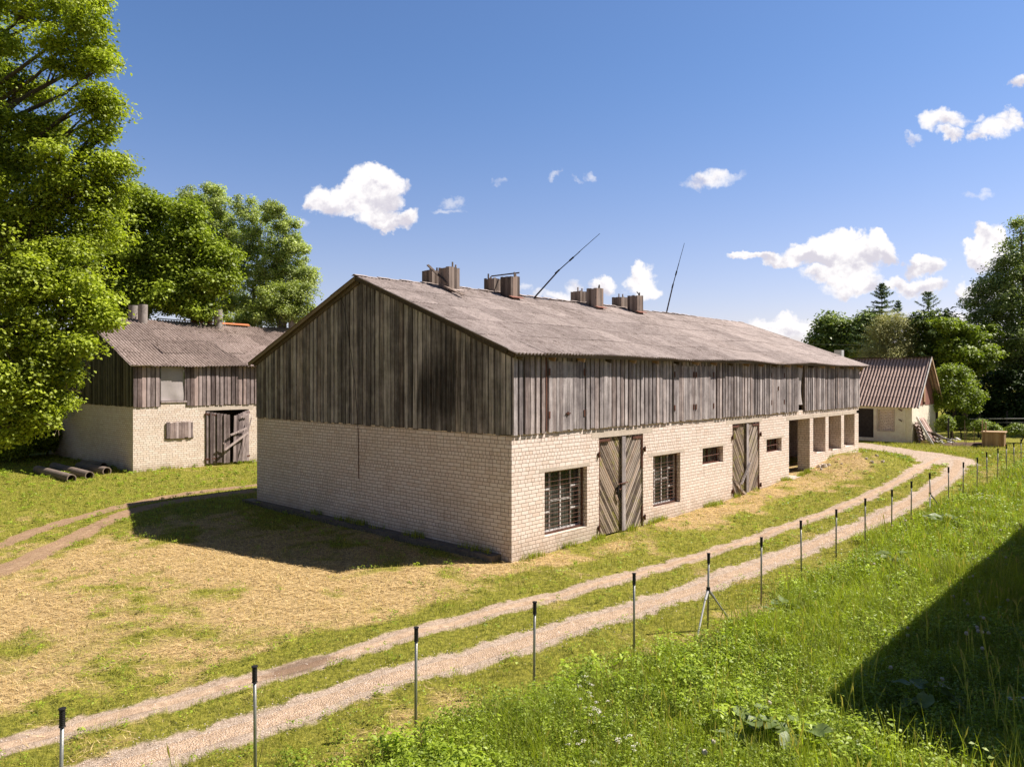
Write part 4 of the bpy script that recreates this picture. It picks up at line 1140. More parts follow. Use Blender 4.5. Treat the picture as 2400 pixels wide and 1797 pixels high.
for Yr, r, nm in ((982, .028, 'rail'), (991, .008, 'wire'), (1003, .008, 'wire'), (1010, .008, 'wire')):
    q = MB(); q.tube([at(2195, Yr + .5, 52), at(2290, Yr - .3, 51), at(2362, Yr - 1, 50), at(2460, Yr - 1.5, 49)], r, 5, cap=False); q.build(nm, M['rail'], E)
for i, (X, Y0, d) in enumerate(((2261, 984, 45), (2264, 1003, 44), (2232, 1008, 44), (2283, 1004, 45))):
    p = at(X, 887, d); z = g1(p[0], p[1]); q = MB(); q.tube([(p[0], p[1], z - .1), (p[0] + .02, p[1], at(X, Y0, d)[2])], .016, 5)
    o = q.build('garden_stake', M['twig']); tag(o, ('tallest thin brown stake in the vegetable bed by the wire fence', 'thin brown stake beside the tallest one in the vegetable bed', 'leftmost thin stake of the vegetable bed near the shed', 'rightmost thin stake in the vegetable bed')[i], 'stake', 'garden stakes')
# garden bed
mb = MB(); c = np.array(at(2272, 887, 44.5)[:2]); V = []; nn = 16
for i in range(nn + 1):
    for j in range(7):
        u = (i / nn - .5) * 2; w = (j / 6 - .5) * 2
        x = c[0] + RGT[0] * u * 1.7 + FWD[0] * w * .8; y = c[1] + RGT[1] * u * 1.7 + FWD[1] * w * .8
        V.append((x, y, g1(x, y) + .16 * (1 - u ** 4) * (1 - w ** 2) + .05 * float(vnoise(x, y, .25, 2)) - .02))
Fq = [(i * 7 + j, (i + 1) * 7 + j, (i + 1) * 7 + j + 1, i * 7 + j + 1) for i in range(nn) for j in range(6)]
o = np_mesh('soil_bed', V, Fq, M['soil'], None, True); tag(o, kind='structure')

# power line
q = MB(); q.tube([at(1880, 806, 70), at(2010, 808.5, 66), at(2150, 806, 62), at(2300, 798, 58), at(2500, 786, 54)], .014, 4, cap=False)
o = q.build('power_line', M['rail']); tag(o, 'thin overhead cable crossing in front of the trees on the right', 'cable')

# debris leaning on the shed
def sheet(c0, c1, c2, waves, amp, m_, name, label, cat, grp=None, ny=10):
    """corrugated or flat sheet spanned by c0->c1 (across the waves) and c0->c2"""
    c0, c1, c2 = Vector(c0), Vector(c1), Vector(c2); n = (c1 - c0).cross(c2 - c0).normalized()
    nx_ = max(4, int(waves * 8)); V = []
    for i in range(nx_ + 1):
        for j in range(ny + 1):
            u, w = i / nx_, j / ny
            p = c0 + (c1 - c0) * u + (c2 - c0) * w + n * (amp * sin(2 * pi * waves * u)); V.append(tuple(p))
    Fq = [(i * (ny + 1) + j, (i + 1) * (ny + 1) + j, (i + 1) * (ny + 1) + j + 1, i * (ny + 1) + j + 1) for i in range(nx_) for j in range(ny)]
    o = np_mesh(name, V, Fq, m_, dict(v=np.full(len(Fq), .5), e=np.zeros(len(Fq))), True)
    md = o.modifiers.new('thick', 'SOLIDIFY'); md.thickness = .012
    tag(o, label, cat, grp); return o
gzf = .45
sheet((37.5, .55, gzf), (37.62, .85, 1.75), (38.9, .55, gzf), 6, .03, M['slate2'], 'slate_sheet', 'brown corrugated sheet leaning on the shed corner', 'roof sheet', 'sheets leaning on the shed')
sheet((37.9, -.35, gzf), (38.7, -.2, gzf), (37.75, .45, 1.95), 0, 0, M['slate3'], 'board', 'flat grey-pink board leaning on the shed corner', 'board')
sheet((38.7, .05, gzf), (39.9, .05, gzf), (38.6, .82, 1.95), 7, .03, M['slate3'], 'slate_sheet', 'corrugated sheet leaning upright on the sunny gable of the shed', 'roof sheet', 'sheets leaning on the shed')
q = MB(); q.bar(Vector(at(2187, 1043, 45)), Vector(at(2148, 977, 46.2)), .16, .02, (0, 0, 1)); o = q.build('metal_strip', M['white_metal']); tag(o, 'long white metal strip leaning across the debris at the shed', 'metal strip')
q = MB(); q.bar(Vector(at(2180, 1044, 45)), Vector(at(2160, 1034, 45.2)), .22, .03, (0, 0, 1), .8); o = q.build('plank', M['new_wood']); tag(o, 'short pale plank at the foot of the leaning white strip', 'plank')
c = Vector(at(2195, 1025, 46))
q = MB(); q.obox(c + Vector((0, 0, .15)), (.9, -.3, -.35), (.3, .9, .1), (.3, 0, .9), .55, .3, .03, .5); q.obox(c + Vector((.25, -.5, -.1)), (.8, -.5, -.3), (.3, .9, .1), (.3, 0, .9), .75, .2, .02, .8)
o = q.build('rubble_slab', M['flue']); tag(o, 'grey slabs tipped in a heap right of the shed', 'slab')
q = MB()
for i in range(26):
    p = c + Vector((random.uniform(-.7, 1.3), random.uniform(-1.1, .5), random.uniform(-.35, -.05)))
    q.obox(p, (random.random(), random.random(), .2), (-random.random(), random.random(), .1), (0, .1, 1), random.uniform(.06, .25), random.uniform(.04, .12), .03, random.random())
o = q.build('scrap_heap', M['white_metal']); tag(o, 'heap of pale scrap pieces in the grass right of the shed', 'scrap')

# stones fallen at the foot of the broken parapet
ST = [(19.35, -.35, .16), (19.6, -.45, .12), (19.25, -.2, .14), (20.6, -1.9, .11), (21.1, -2.2, .10), (20.9, -1.6, .08), (21.6, -1.8, .09), (19.9, -.9, .07), (18.9, -.4, .08)]
for i, (x, y, s) in enumerate(ST):
    q = MB(); rr = random.Random(i)
    vs = []; 
    for k in range(7):
        an = 2 * pi * k / 7; vs.append((x + s * cos(an) * rr.uniform(.7, 1.1), y + s * sin(an) * rr.uniform(.7, 1.1), g1(x, y) + .0))
    for k in range(7):
        an = 2 * pi * k / 7; vs.append((x + s * .7 * cos(an) * rr.uniform(.6, 1.1), y + s * .7 * sin(an) * rr.uniform(.6, 1.1), g1(x, y) + s * rr.uniform(.6, .9)))
    q.add(vs, [(k, (k + 1) % 7, (k + 1) % 7 + 7, k + 7) for k in range(7)] + [tuple(range(7, 14))])
    o = q.build('rubble_stone', M['concrete']); tag(o, 'pale broken stone lying on the grassy mound below the open bays', 'stone', 'pale stones on the mound')

# ------------------------------------------------------------------ foliage machinery
def leaf_quads(C, size, rg, up=.35, asp=.62, outward=None, droop=0.):
    """C (n,3) centres -> V, F for folded rhombic leaves"""
    n = len(C)
    nrm = rg.normal(size=(n, 3)); nrm[:, 2] = np.abs(nrm[:, 2]) + up * 2
    if outward is not None: nrm += outward * .8
    nrm /= np.linalg.norm(nrm, axis=1)[:, None]
    a = rg.normal(size=(n, 3)); a -= nrm * (a * nrm).sum(1)[:, None]; a /= np.linalg.norm(a, axis=1)[:, None] + 1e-9
    b = np.cross(nrm, a)
    s = size * rg.uniform(.6, 1.3, n)
    a = a * s[:, None]; b = b * (s * asp)[:, None]
    V = np.empty((n, 4, 3))
    fold = nrm * (s * .14)[:, None]
    V[:, 0] = C - a * .5; V[:, 1] = C + b * .5 + fold - a * .05; V[:, 2] = C + a * .5; V[:, 3] = C - b * .5 + fold - a * .05
    F_ = np.arange(n * 4).reshape(n, 4)
    return V.reshape(-1, 3), F_

def lobe_points(lobes, n_clump, clump_r, per, rg, flat=.7, fill=.25):
    """lobes: list of (centre, (rx,ry,rz)). returns leaf centres, outward dir, clump index"""
    cs = []; outs = []; cl = []
    vol = np.array([(r[0] * r[2] + r[0] * r[1] + r[1] * r[2]) ** 1.0 for c, r in lobes]); vol = vol / vol.sum()
    counts = np.maximum(3, (vol * n_clump).astype(int)); K = 0; CC = []
    for (c, r), k in zip(lobes, counts):
        d = rg.normal(size=(k, 3)); d /= np.linalg.norm(d, axis=1)[:, None]
        rad = np.where(rg.random(k) < fill, rg.uniform(.2, .8, k), rg.uniform(.78, 1.06, k))
        p = np.array(c) + d * rad[:, None] * np.array(r)
        CC.append(p)
        cr = clump_r * rg.uniform(.6, 1.35, k)
        for i in range(k):
            m_ = int(per * rg.uniform(.6, 1.3))
            g = rg.normal(size=(m_, 3)); g /= np.linalg.norm(g, axis=1)[:, None] + 1e-9
            g *= (rg.random(m_) ** .45)[:, None] * cr[i]; g[:, 2] *= flat
            cs.append(p[i] + g); o = d[i] * .5 + g / (cr[i] + 1e-6); outs.append(o); cl.append(np.full(m_, K)); K += 1
    return np.concatenate(cs), np.concatenate(outs), np.concatenate(cl), np.concatenate(CC)

MATS_LEAF = {}
def leafmat(key, a, b, tr=.35, rough=.5):
    if key not in MATS_LEAF: MATS_LEAF[key] = leaf_material('leaf_' + key, a, b, tr, None, rough)
    return MATS_LEAF[key]

def tree(name, label, cat, base, top_z, lobes, leaf, n_clump, clump_r, per, lm, bark, tr_r=.3, seed=1, group=None, crooked=.3, fill=.25, asp=.62, branches=True, flat=.7, up=.35, twigs=0, vb=(.0, 1.), fork=.35):
    rg = np.random.default_rng(seed); pr = random.Random(seed)
    if leaf < .3 and len(lobes) > 3:      # small outlying sprays make the outline ragged
        ex = []
        for (c, r_) in lobes:
            for q_ in range(2):
                d_ = rg.normal(size=3); d_[2] = abs(d_[2]) * .8 - .15; d_ /= np.linalg.norm(d_); k_ = rg.uniform(.22, .40)
                ex.append((tuple(np.array(c) + d_ * np.array(r_) * 1.05), tuple(np.array(r_) * k_)))
        lobes_all = lobes + ex
    else: lobes_all = lobes
    z0 = g1(base[0], base[1])
    E = empty(name, (base[0], base[1], z0), 0, label, cat, group)
    C, O, K, CC = lobe_points(lobes_all, n_clump, clump_r, per, rg, flat, fill)
    ok = C[:, 2] > gz(C[:, 0], C[:, 1]) + .03
    C, O, K = C[ok], O[ok], K[ok]
    V, Fq = leaf_quads(C, leaf, rg, up, asp, O)
    kv = rg.random(K.max() + 1)
    v = np.clip(vb[0] + (vb[1] - vb[0]) * (.50 * kv[K] + .50 * rg.random(len(K))), 0, 1)
    V -= np.array([base[0], base[1], z0])
    np_mesh('crown', V, Fq, lm, dict(v=v), True, E)
    # trunk and limbs
    q = MB(); b0 = Vector((base[0], base[1], z0 - .2)); tp = Vector((base[0] + pr.uniform(-.4, .4), base[1] + pr.uniform(-.4, .4), top_z))
    n_ = 9; tr = []
    for i in range(n_ + 1):
        t = i / n_; p = b0.lerp(tp, t) + Vector((sin(t * 5 + seed) * crooked * t, cos(t * 4 + seed) * crooked * t, 0)); tr.append(p)
    q.tube(tr, [tr_r * (1.25 if i == 0 else 1) * (1 - .9 * (i / n_)) + .015 for i in range(n_ + 1)], 9)
    if branches:
        for (c, r) in lobes:
            c = Vector(c); zt = max(z0 + (top_z - z0) * .18, c.z - (c - tp).length * fork - r[2] * .5)
            t = min(.96, max(.12, (zt - b0.z) / (tp.z - b0.z))); f = t * n_; i = int(f); s = tr[i].lerp(tr[min(i + 1, n_)], f - i)
            rad = max(.03, tr_r * (1 - .85 * t) * .55)
            m1 = s.lerp(c, .35) + Vector((pr.uniform(-.2, .2), pr.uniform(-.2, .2), .12 * (c - s).length * .5)); m2 = s.lerp(c, .7) + Vector((pr.uniform(-.25, .25), pr.uniform(-.25, .25), pr.uniform(0, .3)))
            q.tube([s, m1, m2, c], [rad, rad * .75, rad * .5, rad * .28], 6)
            # secondary boughs out to some clumps
            near = [p for p in CC if (Vector(p) - c).length < max(r) * 1.15]
            pr.shuffle(near)
            for p in near[:max(4, int(len(near) * .3))]:
                p = Vector(p); s2 = m2.lerp(c, pr.random()); md = s2.lerp(p, .55) + Vector((pr.uniform(-.12, .12), pr.uniform(-.12, .12), pr.uniform(-.05, .2)))
                q.tube([s2, md, p], [rad * .32, rad * .2, .008], 4, cap=False)
    o = q.build('trunk', bark, E, smooth=True)
    if twigs:
        q = MB()
        for i in range(twigs):
            c, r = lobes[pr.randrange(len(lobes))]; c = Vector(c); d = Vector((pr.uniform(-.3, 1), pr.uniform(-1, .3), pr.uniform(-.6, .2))).normalized()
            p = c + d * max(r) * pr.uniform(.0, .3); e = p + d * max(r) * pr.uniform(.5, .85) + Vector((0, 0, pr.uniform(-.5, .2)))
            m_ = p.lerp(e, .5) + Vector((pr.uniform(-.15, .15),) * 3); q.tube([p, m_, e], [.018, .012, .004], 4, cap=False)
            for k in range(3):
                t = pr.uniform(.2, .9); s = p.lerp(e, t); q.tube([s, s + Vector((pr.uniform(-.4, .4), pr.uniform(-.4, .4), pr.uniform(-.3, .2)))], [.008, .003], 3, cap=False)
        q.build('dead_twigs', M['twig'], E)
    return E

LS = .88
def L(X, Y, rx, ry, d, rd=None):
    rx *= LS; ry *= LS
    """lobe given by its direction and size in the picture at depth d"""
    k = d / 1740.0
    return (at(X, Y, d), (rx * k, (rd if rd else (rx + ry) / 2) * k, ry * k))

def base_at(X, d):
    p = at(X, 887, d); return (p[0], p[1])

OAK = leafmat('oak', (.06, .09, .008), (.48, .55, .055), .37)
MAPLE = leafmat('maple', (.05, .08, .008), (.38, .46, .045), .35)
POPLAR = leafmat('poplar', (.11, .15, .05), (.60, .66, .26), .36)
PALE = leafmat('pale', (.11, .15, .035), (.46, .52, .16), .34)
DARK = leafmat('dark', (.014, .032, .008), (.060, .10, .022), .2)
BIRCH = leafmat('birch', (.07, .10, .035), (.44, .52, .19), .32)
YELL = leafmat('yellow', (.05, .085, .012), (.32, .40, .04), .34)
PINE = leafmat('pine', (.20, .21, .07), (.58, .55, .22), .1, .7)
SPRUCE = leafmat('spruce', (.05, .09, .035), (.20, .28, .10), .08, .7)
SHRUB = leafmat('shrub', (.13, .20, .018), (.46, .56, .06), .38)

# big oak reaching in from the left edge
oak = [L(70, 10, 110, 42, 26), L(205, 50, 42, 36, 25), L(190, 5, 50, 28, 27), L(10, 110, 50, 34, 26), L(150, 105, 52, 26, 25.5), L(232, 128, 44, 26, 26), L(50, 205, 80, 34, 27), L(170, 165, 44, 20, 26), L(245, 152, 30, 20, 25.5),
       L(30, 290, 84, 46, 26), L(205, 232, 58, 26, 25), L(240, 268, 30, 32, 25.5), L(135, 305, 52, 28, 26), L(245, 318, 24, 30, 25.5), L(60, 380, 100, 60, 26), L(180, 370, 90, 42, 25), L(262, 392, 34, 24, 26),
       L(50, 470, 100, 60, 25), L(170, 450, 90, 55, 25.5), L(255, 450, 48, 42, 26.5), L(80, 560, 120, 70, 25), L(210, 540, 70, 60, 26), L(160, 620, 100, 60, 25), L(60, 660, 110, 70, 24), L(215, 690, 52, 50, 24.5), L(140, 730, 90, 60, 24), L(225, 750, 36, 36, 24.5),
       L(50, 790, 100, 60, 24), L(150, 810, 56, 40, 24), L(185, 810, 26, 22, 24), L(60, 870, 100, 50, 23.5), L(150, 890, 38, 24, 24), L(60, 945, 80, 44, 23.5), L(120, 985, 28, 26, 24), L(20, 1000, 60, 40, 23.5), L(-60, 900, 80, 90, 25), L(-70, 600, 90, 120, 27), L(-60, 300, 90, 140, 28), L(-80, 80, 110, 120, 28)]
tree('oak_tree', 'tall bright green oak at the left edge, its crown rising out of the picture', 'tree', base_at(-70, 27), 21.5, oak, .125, 1080, .60, 160, OAK, M['bark'], .42, 3, None, .5, .18, .66, twigs=26, flat=.58)
# trees behind the second barn
mapleB = [L(305, 470, 46, 46, 44), L(350, 480, 40, 34, 44), L(385, 490, 22, 26, 44), L(330, 550, 80, 60, 44), L(270, 600, 80, 70, 44), L(370, 600, 60, 46, 43), L(300, 660, 100, 60, 43), L(380, 690, 80, 40, 43), L(260, 720, 70, 50, 42)]
tree('maple_tree', 'round deep green maple just behind the left end of the second barn', 'tree', base_at(320, 44), 14.5, mapleB, .20, 420, 1.0, 150, MAPLE, M['bark'], .35, 5, 'trees behind the second barn', twigs=6, flat=.55)
mapleC = [L(448, 508, 26, 34, 43), L(440, 570, 55, 42, 43), L(485, 600, 46, 40, 43), L(515, 615, 24, 30, 42.5), L(430, 640, 70, 45, 43), L(500, 665, 48, 28, 42), L(430, 700, 80, 34, 42), L(470, 735, 40, 16, 42)]
tree('maple_tree', 'second, lower deep green maple in the middle behind the second barn', 'tree', base_at(450, 43.5), 13, mapleC, .20, 300, .95, 150, MAPLE, M['bark'], .3, 6, 'trees behind the second barn', twigs=5, flat=.55)
for i, (lb, bx, tz, lab, sd) in enumerate((
        ([L(455, 470, 34, 34, 52), L(425, 500, 30, 30, 52), L(470, 510, 44, 40, 52), L(480, 580, 60, 60, 52), L(500, 460, 20, 30, 51)], 470, 16.9, 'tallest grey-green poplar rising behind the lower maple', 7),
        ([L(520, 490, 34, 34, 51), L(530, 550, 46, 50, 51), L(545, 630, 50, 60, 51), L(540, 710, 60, 40, 51)], 545, 15.6, 'grey-green poplar with a pale bare trunk behind the second barn', 8),
        ([L(582, 500, 34, 36, 50), L(600, 560, 50, 50, 50), L(605, 640, 56, 60, 50), L(610, 715, 60, 44, 50)], 602, 15.2, 'grey-green poplar second from the right behind the second barn', 9),
        ([L(645, 505, 32, 36, 49), L(670, 540, 30, 34, 49), L(680, 590, 42, 44, 49), L(690, 650, 46, 46, 49), L(720, 650, 26, 30, 49), L(650, 620, 40, 50, 49)], 655, 14.4, 'rightmost grey-green poplar, beside the gable of the long barn', 10))):
    tree('poplar_tree', lab, 'tree', base_at(bx, [52, 51, 50, 49][i]), tz, lb, .125, 260, .46, 110, POPLAR, M['bark_pale'], .2, sd, 'poplars behind the second barn', .5, .3, .8, twigs=3)
pale = [L(700, 690, 34, 34, 46), L(660, 700, 50, 40, 46), L(620, 740, 60, 30, 46), L(690, 735, 50, 30, 46), L(560, 750, 40, 20, 46)]
tree('willow_bush', 'pale yellow-green bush filling in below the poplars next to the barn gable', 'bush', base_at(670, 46), 9.5, pale, .14, 240, .55, 100, PALE, M['bark_pale'], .12, 12, None, twigs=3)
# shrubs under the oak
for i, (X, Y, rx, ry, d, lab, m_) in enumerate(((60, 1000, 70, 44, 40, 'leafy bush at the far left foot of the oak', MAPLE), (112, 1012, 30, 30, 41, 'small shaded bush between the oak and the second barn', MAPLE), (10, 1030, 50, 30, 38, 'low bush touching the left edge under the oak', MAPLE), (90, 980, 60, 80, 44, 'dark tall bush beyond the left end of the second barn', DARK), (-40, 980, 110, 90, 46, 'dark bush behind the oak trunk at the left edge', DARK))):
    tree('bush', lab, 'bush', base_at(X, d), at(X, Y - ry * .4, d)[2], [L(X, Y, rx, ry, d), L(X + rx * .6, Y + ry * .7, rx * .55, ry * .6, d), L(X - rx * .5, Y + ry * .75, rx * .7, ry * .6, d), L(X, Y + ry, rx * .8, ry * .5, d)], .12, 200, .4, 70, m_, M['bark'], .04, 40 + i, 'bushes under the oak', .1)

tree('linden_tree', 'darker tree standing behind the oak at the left edge', 'tree', base_at(-30, 38), 13, [L(0, 760, 80, 70, 37), L(60, 860, 70, 60, 38), L(-20, 900, 80, 70, 36), L(80, 950, 50, 40, 38), L(20, 650, 80, 70, 38), L(-60, 780, 80, 90, 37)], .17, 300, .7, 80, MAPLE, M['bark'], .25, 48, None, flat=.5)

# right side
def rt_tree(nm, lab, X, d, tz, lobes, leaf, nc, cr, per, m_, sd, bk='bark', grp='trees behind the small shed', r=.22, **kw):
    return tree(nm, lab, 'tree' if 'tree' in nm else 'bush', base_at(X, d), tz, lobes, leaf, nc, cr, per, m_, M[bk], r, sd, grp, **kw)
rt_tree('lime_tree', 'round dark green tree far left of the group, above the barn roof end', 1955, 76, 9.5, [L(1950, 760, 36, 26, 76), L(1925, 790, 26, 30, 76), L(1985, 790, 36, 44, 76), L(1950, 815, 46, 40, 76)], .34, 230, 1.0, 60, leafmat('mid', (.07, .11, .03), (.30, .37, .11), .28), 51)
rt_tree('lime_tree', 'dark green tree between the round tree and the first spruce', 2035, 74, 10, [L(2030, 755, 28, 28, 74), L(2050, 770, 36, 36, 74), L(2010, 790, 26, 40, 74), L(2040, 820, 50, 30, 74)], .34, 170, 1.0, 56, leafmat('mid', (.07, .11, .03), (.30, .37, .11), .28), 52)
rt_tree('pine_tree', 'broad olive pine bush directly behind the shed roof', 2085, 60, 8.2, [L(2088, 775, 42, 36, 60), L(2060, 800, 40, 40, 60), L(2110, 800, 38, 36, 60), L(2040, 835, 40, 30, 60), L(2085, 840, 70, 34, 60), L(2130, 835, 34, 34, 60), L(2075, 755, 22, 22, 60), L(2102, 758, 20, 20, 60)], .36, 330, .7, 70, PINE, 53, asp=.10, up=.9, flat=1.2)
rt_tree('maple_tree', 'dark green tree below the right spruce, behind the shed ridge', 2190, 60, 8, [L(2170, 770, 40, 40, 60), L(2210, 770, 44, 36, 60), L(2160, 830, 40, 40, 60), L(2200, 840, 50, 40, 60), L(2235, 820, 34, 50, 60)], .3, 260, .9, 60, leafmat('mid2', (.045, .075, .015), (.22, .29, .05), .28), 54)
rt_tree('maple_tree', 'sunlit yellow-green maple between the shed and the big dark birch', 2265, 57, 8.4, [L(2215, 765, 30, 20, 57), L(2250, 780, 26, 20, 57), L(2228, 812, 26, 20, 57), L(2280, 800, 30, 20, 57), L(2262, 835, 34, 22, 56), L(2305, 830, 30, 22, 57), L(2310, 780, 26, 18, 58), L(2235, 850, 30, 20, 57), L(2290, 862, 28, 18, 57)], .24, 150, .8, 80, YELL, 55, flat=.45)
LILAC = leafmat('lilac', (.06, .10, .012), (.36, .44, .05), .34)
rt_tree('lilac_bush', 'bright green rounded shrub right beside the small shed', 2232, 50, 3.4, [L(2225, 880, 26, 20, 50), L(2200, 910, 24, 28, 50), L(2258, 905, 28, 26, 50), L(2225, 935, 40, 24, 50), L(2250, 872, 18, 14, 50), L(2280, 930, 18, 20, 50), L(2190, 940, 20, 20, 50), L(2265, 955, 24, 14, 50)], .14, 120, .55, 100, LILAC, 56, grp=None, r=.1)
birch = [L(2400, 545, 26, 36, 60), L(2395, 590, 44, 36, 60), L(2350, 625, 26, 26, 60), L(2390, 650, 60, 44, 60), L(2330, 665, 36, 24, 60), L(2300, 690, 24, 20, 60), L(2350, 700, 60, 40, 60), L(2280, 706, 20, 16, 60), L(2320, 735, 56, 30, 60), L(2400, 730, 70, 60, 60), L(2290, 745, 26, 18, 60), L(2370, 790, 80, 50, 60), L(2310, 775, 30, 24, 60), L(2420, 860, 60, 60, 61), L(2350, 850, 50, 50, 61), L(2460, 640, 70, 80, 61), L(2470, 760, 70, 80, 61)]
rt_tree('birch_tree', 'large dark birch filling the right edge of the picture', 2395, 60, 16.5, birch, .19, 620, .80, 96, BIRCH, 57, 'bark', None, .26, twigs=4, fill=.35)
for i, (X, Y, rx, ry, d, m_, lab) in enumerate(((2320, 935, 70, 70, 60, DARK, 'black-green thicket in deep shade under the birch'), (2400, 930, 70, 80, 58, DARK, 'shaded thicket at the right edge below the birch'), (2275, 940, 40, 50, 63, DARK, 'small shaded bush left of the birch trunk'), (2160, 890, 60, 70, 64, MAPLE, 'green bush hidden mostly behind the shed roof'), (2460, 930, 60, 90, 57, DARK, 'dark bush just past the right edge'))):
    rt_tree('bush', lab, X, d, at(X, Y, d)[2], [L(X, Y, rx, ry, d), L(X + rx * .5, Y + ry * .4, rx * .6, ry * .6, d), L(X - rx * .5, Y + ry * .4, rx * .6, ry * .6, d)], .24, 150, .8, 60, m_, 60 + i, grp='bushes under the birch', r=.08)

HERBD = leafmat('garden', (.06, .09, .012), (.30, .38, .06), .3)
for i, (X, Y, rx, ry, d, lab) in enumerate(((2215, 985, 16, 20, 48, 'leafy garden plants against the right wall of the shed'), (2250, 985, 26, 18, 50, 'low green garden plants below the lilac bush'), (2300, 992, 24, 14, 49, 'low green garden plants in front of the wire fence'), (2325, 1002, 14, 12, 46, 'small weeds at the left side of the kennel'), (2392, 1000, 26, 16, 46, 'leafy weeds to the right behind the kennel'))):
    rt_tree('garden_bush', lab, X, d, at(X, Y, d)[2], [L(X, Y + 4, rx, ry * .7, d), L(X + rx * .6, Y + ry * .6, rx * .6, ry * .6, d), L(X - rx * .6, Y + ry * .6, rx * .6, ry * .6, d)], .12, 60, .35, 50, HERBD, 90 + i, grp='garden plants by the shed', r=.03)

rt_tree('birch_tree', 'tall birch standing past the right edge of the picture', 2600, 54, 15, [L(2590, 600, 80, 70, 54), L(2560, 720, 90, 80, 54), L(2640, 720, 90, 90, 54), L(2600, 830, 110, 70, 54), L(2540, 900, 70, 60, 54)], .24, 300, .9, 60, BIRCH, 58, 'bark', None, .28)
rt_tree('birch_tree', 'second tall birch farther past the right edge of the picture', 2560, 64, 17, [L(2560, 600, 80, 70, 64), L(2520, 720, 90, 80, 64), L(2600, 730, 90, 90, 64), L(2560, 830, 110, 70, 64), L(2500, 880, 70, 60, 64)], .26, 300, 1.0, 60, BIRCH, 59, 'bark', None, .28)

# spruces with drooping whorls
def spruce(X, Yt, Yb, d, w, lab, seed, dens=1.0):
    b = base_at(X, d); z0 = g1(*b); top = at(X, Yt, d)[2]
    E = empty('spruce_tree', (b[0], b[1], z0), 0, lab, 'tree', 'spruces behind the small shed')
    rg = np.random.default_rng(seed); q = MB(); q.tube([(b[0], b[1], z0 - .2), (b[0], b[1], z0 + (top - z0) * .6), (b[0], b[1], top)], [.16, .09, .012], 7)
    C = []; A_ = []
    H = top - z0; k = 0; z = top - .18
    while z > z0 + H * .12:
        t = (top - z) / H; Ln = w * min(1, .06 + t * 2.1) * rg.uniform(.75, 1.1)
        nb = int(rg.integers(4, 7) * dens) + 1
        a0 = rg.random() * 6.28
        for i in range(nb):
            an = a0 + i * 6.283 / nb + rg.uniform(-.25, .25); dr = np.array([cos(an), sin(an), 0]); ln = Ln * rg.uniform(.7, 1.1)
            lift = .35 if t < .12 else -.12
            pts = [np.array([b[0], b[1], z]) + dr * ln * s + np.array([0, 0, ln * (lift * s + .22 * s * s)]) for s in (0, .33, .66, 1)]
            q.tube([tuple(p) for p in pts], [.022, .016, .010, .004], 4, cap=False)
            m_ = int(22 + ln * 46)
            s = rg.random(m_) ** .8
            P = np.array([b[0], b[1], z]) + dr * (ln * s)[:, None]; P[:, 2] += ln * (lift * s + .22 * s * s)
            side = np.array([-dr[1], dr[0], 0]); off = rg.normal(0, .5, m_) * (.11 + .16 * ln * (1 - s)); P += side * off[:, None]; P[:, 2] -= np.abs(rg.normal(0, .07, m_)) + np.abs(off) * .2
            C.append(P)
        z -= .22 + t * 1.1
    C = np.concatenate(C)
    V, Fq = leaf_quads(C, .26, rg, .5, .22)
    V -= np.array([b[0], b[1], z0])
    np_mesh('needles', V, Fq, SPRUCE, dict(v=rg.random(len(C))), False, E)
    q.build('trunk', M['bark'], E)
spruce(2067, 663, 800, 62, 3.0, 'tallest spruce, left of the other spruces behind the shed', 71)
spruce(2105, 702, 800, 66, 1.8, 'thin small spruce tip between the two larger ones', 72, .7)
spruce(2176, 683, 800, 60, 3.6, 'sparse spruce with open branches right behind the shed ridge', 73, .7)

# distant wood closing the horizon
WOODM = leafmat('wood', (.03, .06, .012), (.10, .15, .035), .2)
def wood(a0, a1, r, h, n, sd, name):
    rg = np.random.default_rng(sd); an = rg.uniform(a0, a1, n); rr = r + rg.normal(0, 7, n)
    x = CAM[0] + rr * np.cos(an); y = CAM[1] + rr * np.sin(an)
    H = h * (.55 + .6 * vnoise(an * 40, an * 0, 1.0, sd)); z = gz(x, y) + H * rg.random(n) ** .8
    V, Fq = leaf_quads(np.stack([x, y, z], 1), .62, rg, .4, .8)
    o = np_mesh(name, V, Fq, WOODM, dict(v=rg.random(n))); tag(o, 'far-off green wood along the horizon', 'wood', None, 'stuff')
wood(-.2, 1.75, 128, 6.5, 90000, 81, 'distant_wood')
wood(1.4, 2.3, 75, 11, 50000, 82, 'distant_wood')

# ------------------------------------------------------------------ ground vegetation
def free(x, y):
    """outside the buildings"""
    inb = (x > -.02) & (x < 24.85) & (y > -.02) & (y < 12.5)
    inb |= (x > -.35) & (x < 21.8) & (y > 23.0) & (y < 35.4)
    inb |= (x > 37.35) & (x < 43) & (y > .9) & (y < 9.7)
    inb |= (x > .1) & (y < -11.3)
    return ~inb

def scatter(rho0, d0, d1, p, rg, ref=9., lat=.74):
    """points on the ground, density rho0 at depth ref falling as d**-p"""
    dd = np.linspace(d0, d1, 400); rho = rho0 * (ref / dd) ** p * 2 * lat * (dd + 1.)
    cdf = np.concatenate([[0], np.cumsum((rho[1:] + rho[:-1]) / 2 * np.diff(dd))]); n = int(cdf[-1])
    d = np.interp(rg.random(n) * cdf[-1], cdf, dd); l = (rg.random(n) * 2 - 1) * lat * (d + 1.)
    x = CAM[0] + FWD[0] * d + RGT[0] * l; y = CAM[1] + FWD[1] * d + RGT[1] * l
    k = free(x, y); return x[k], y[k], d[k]

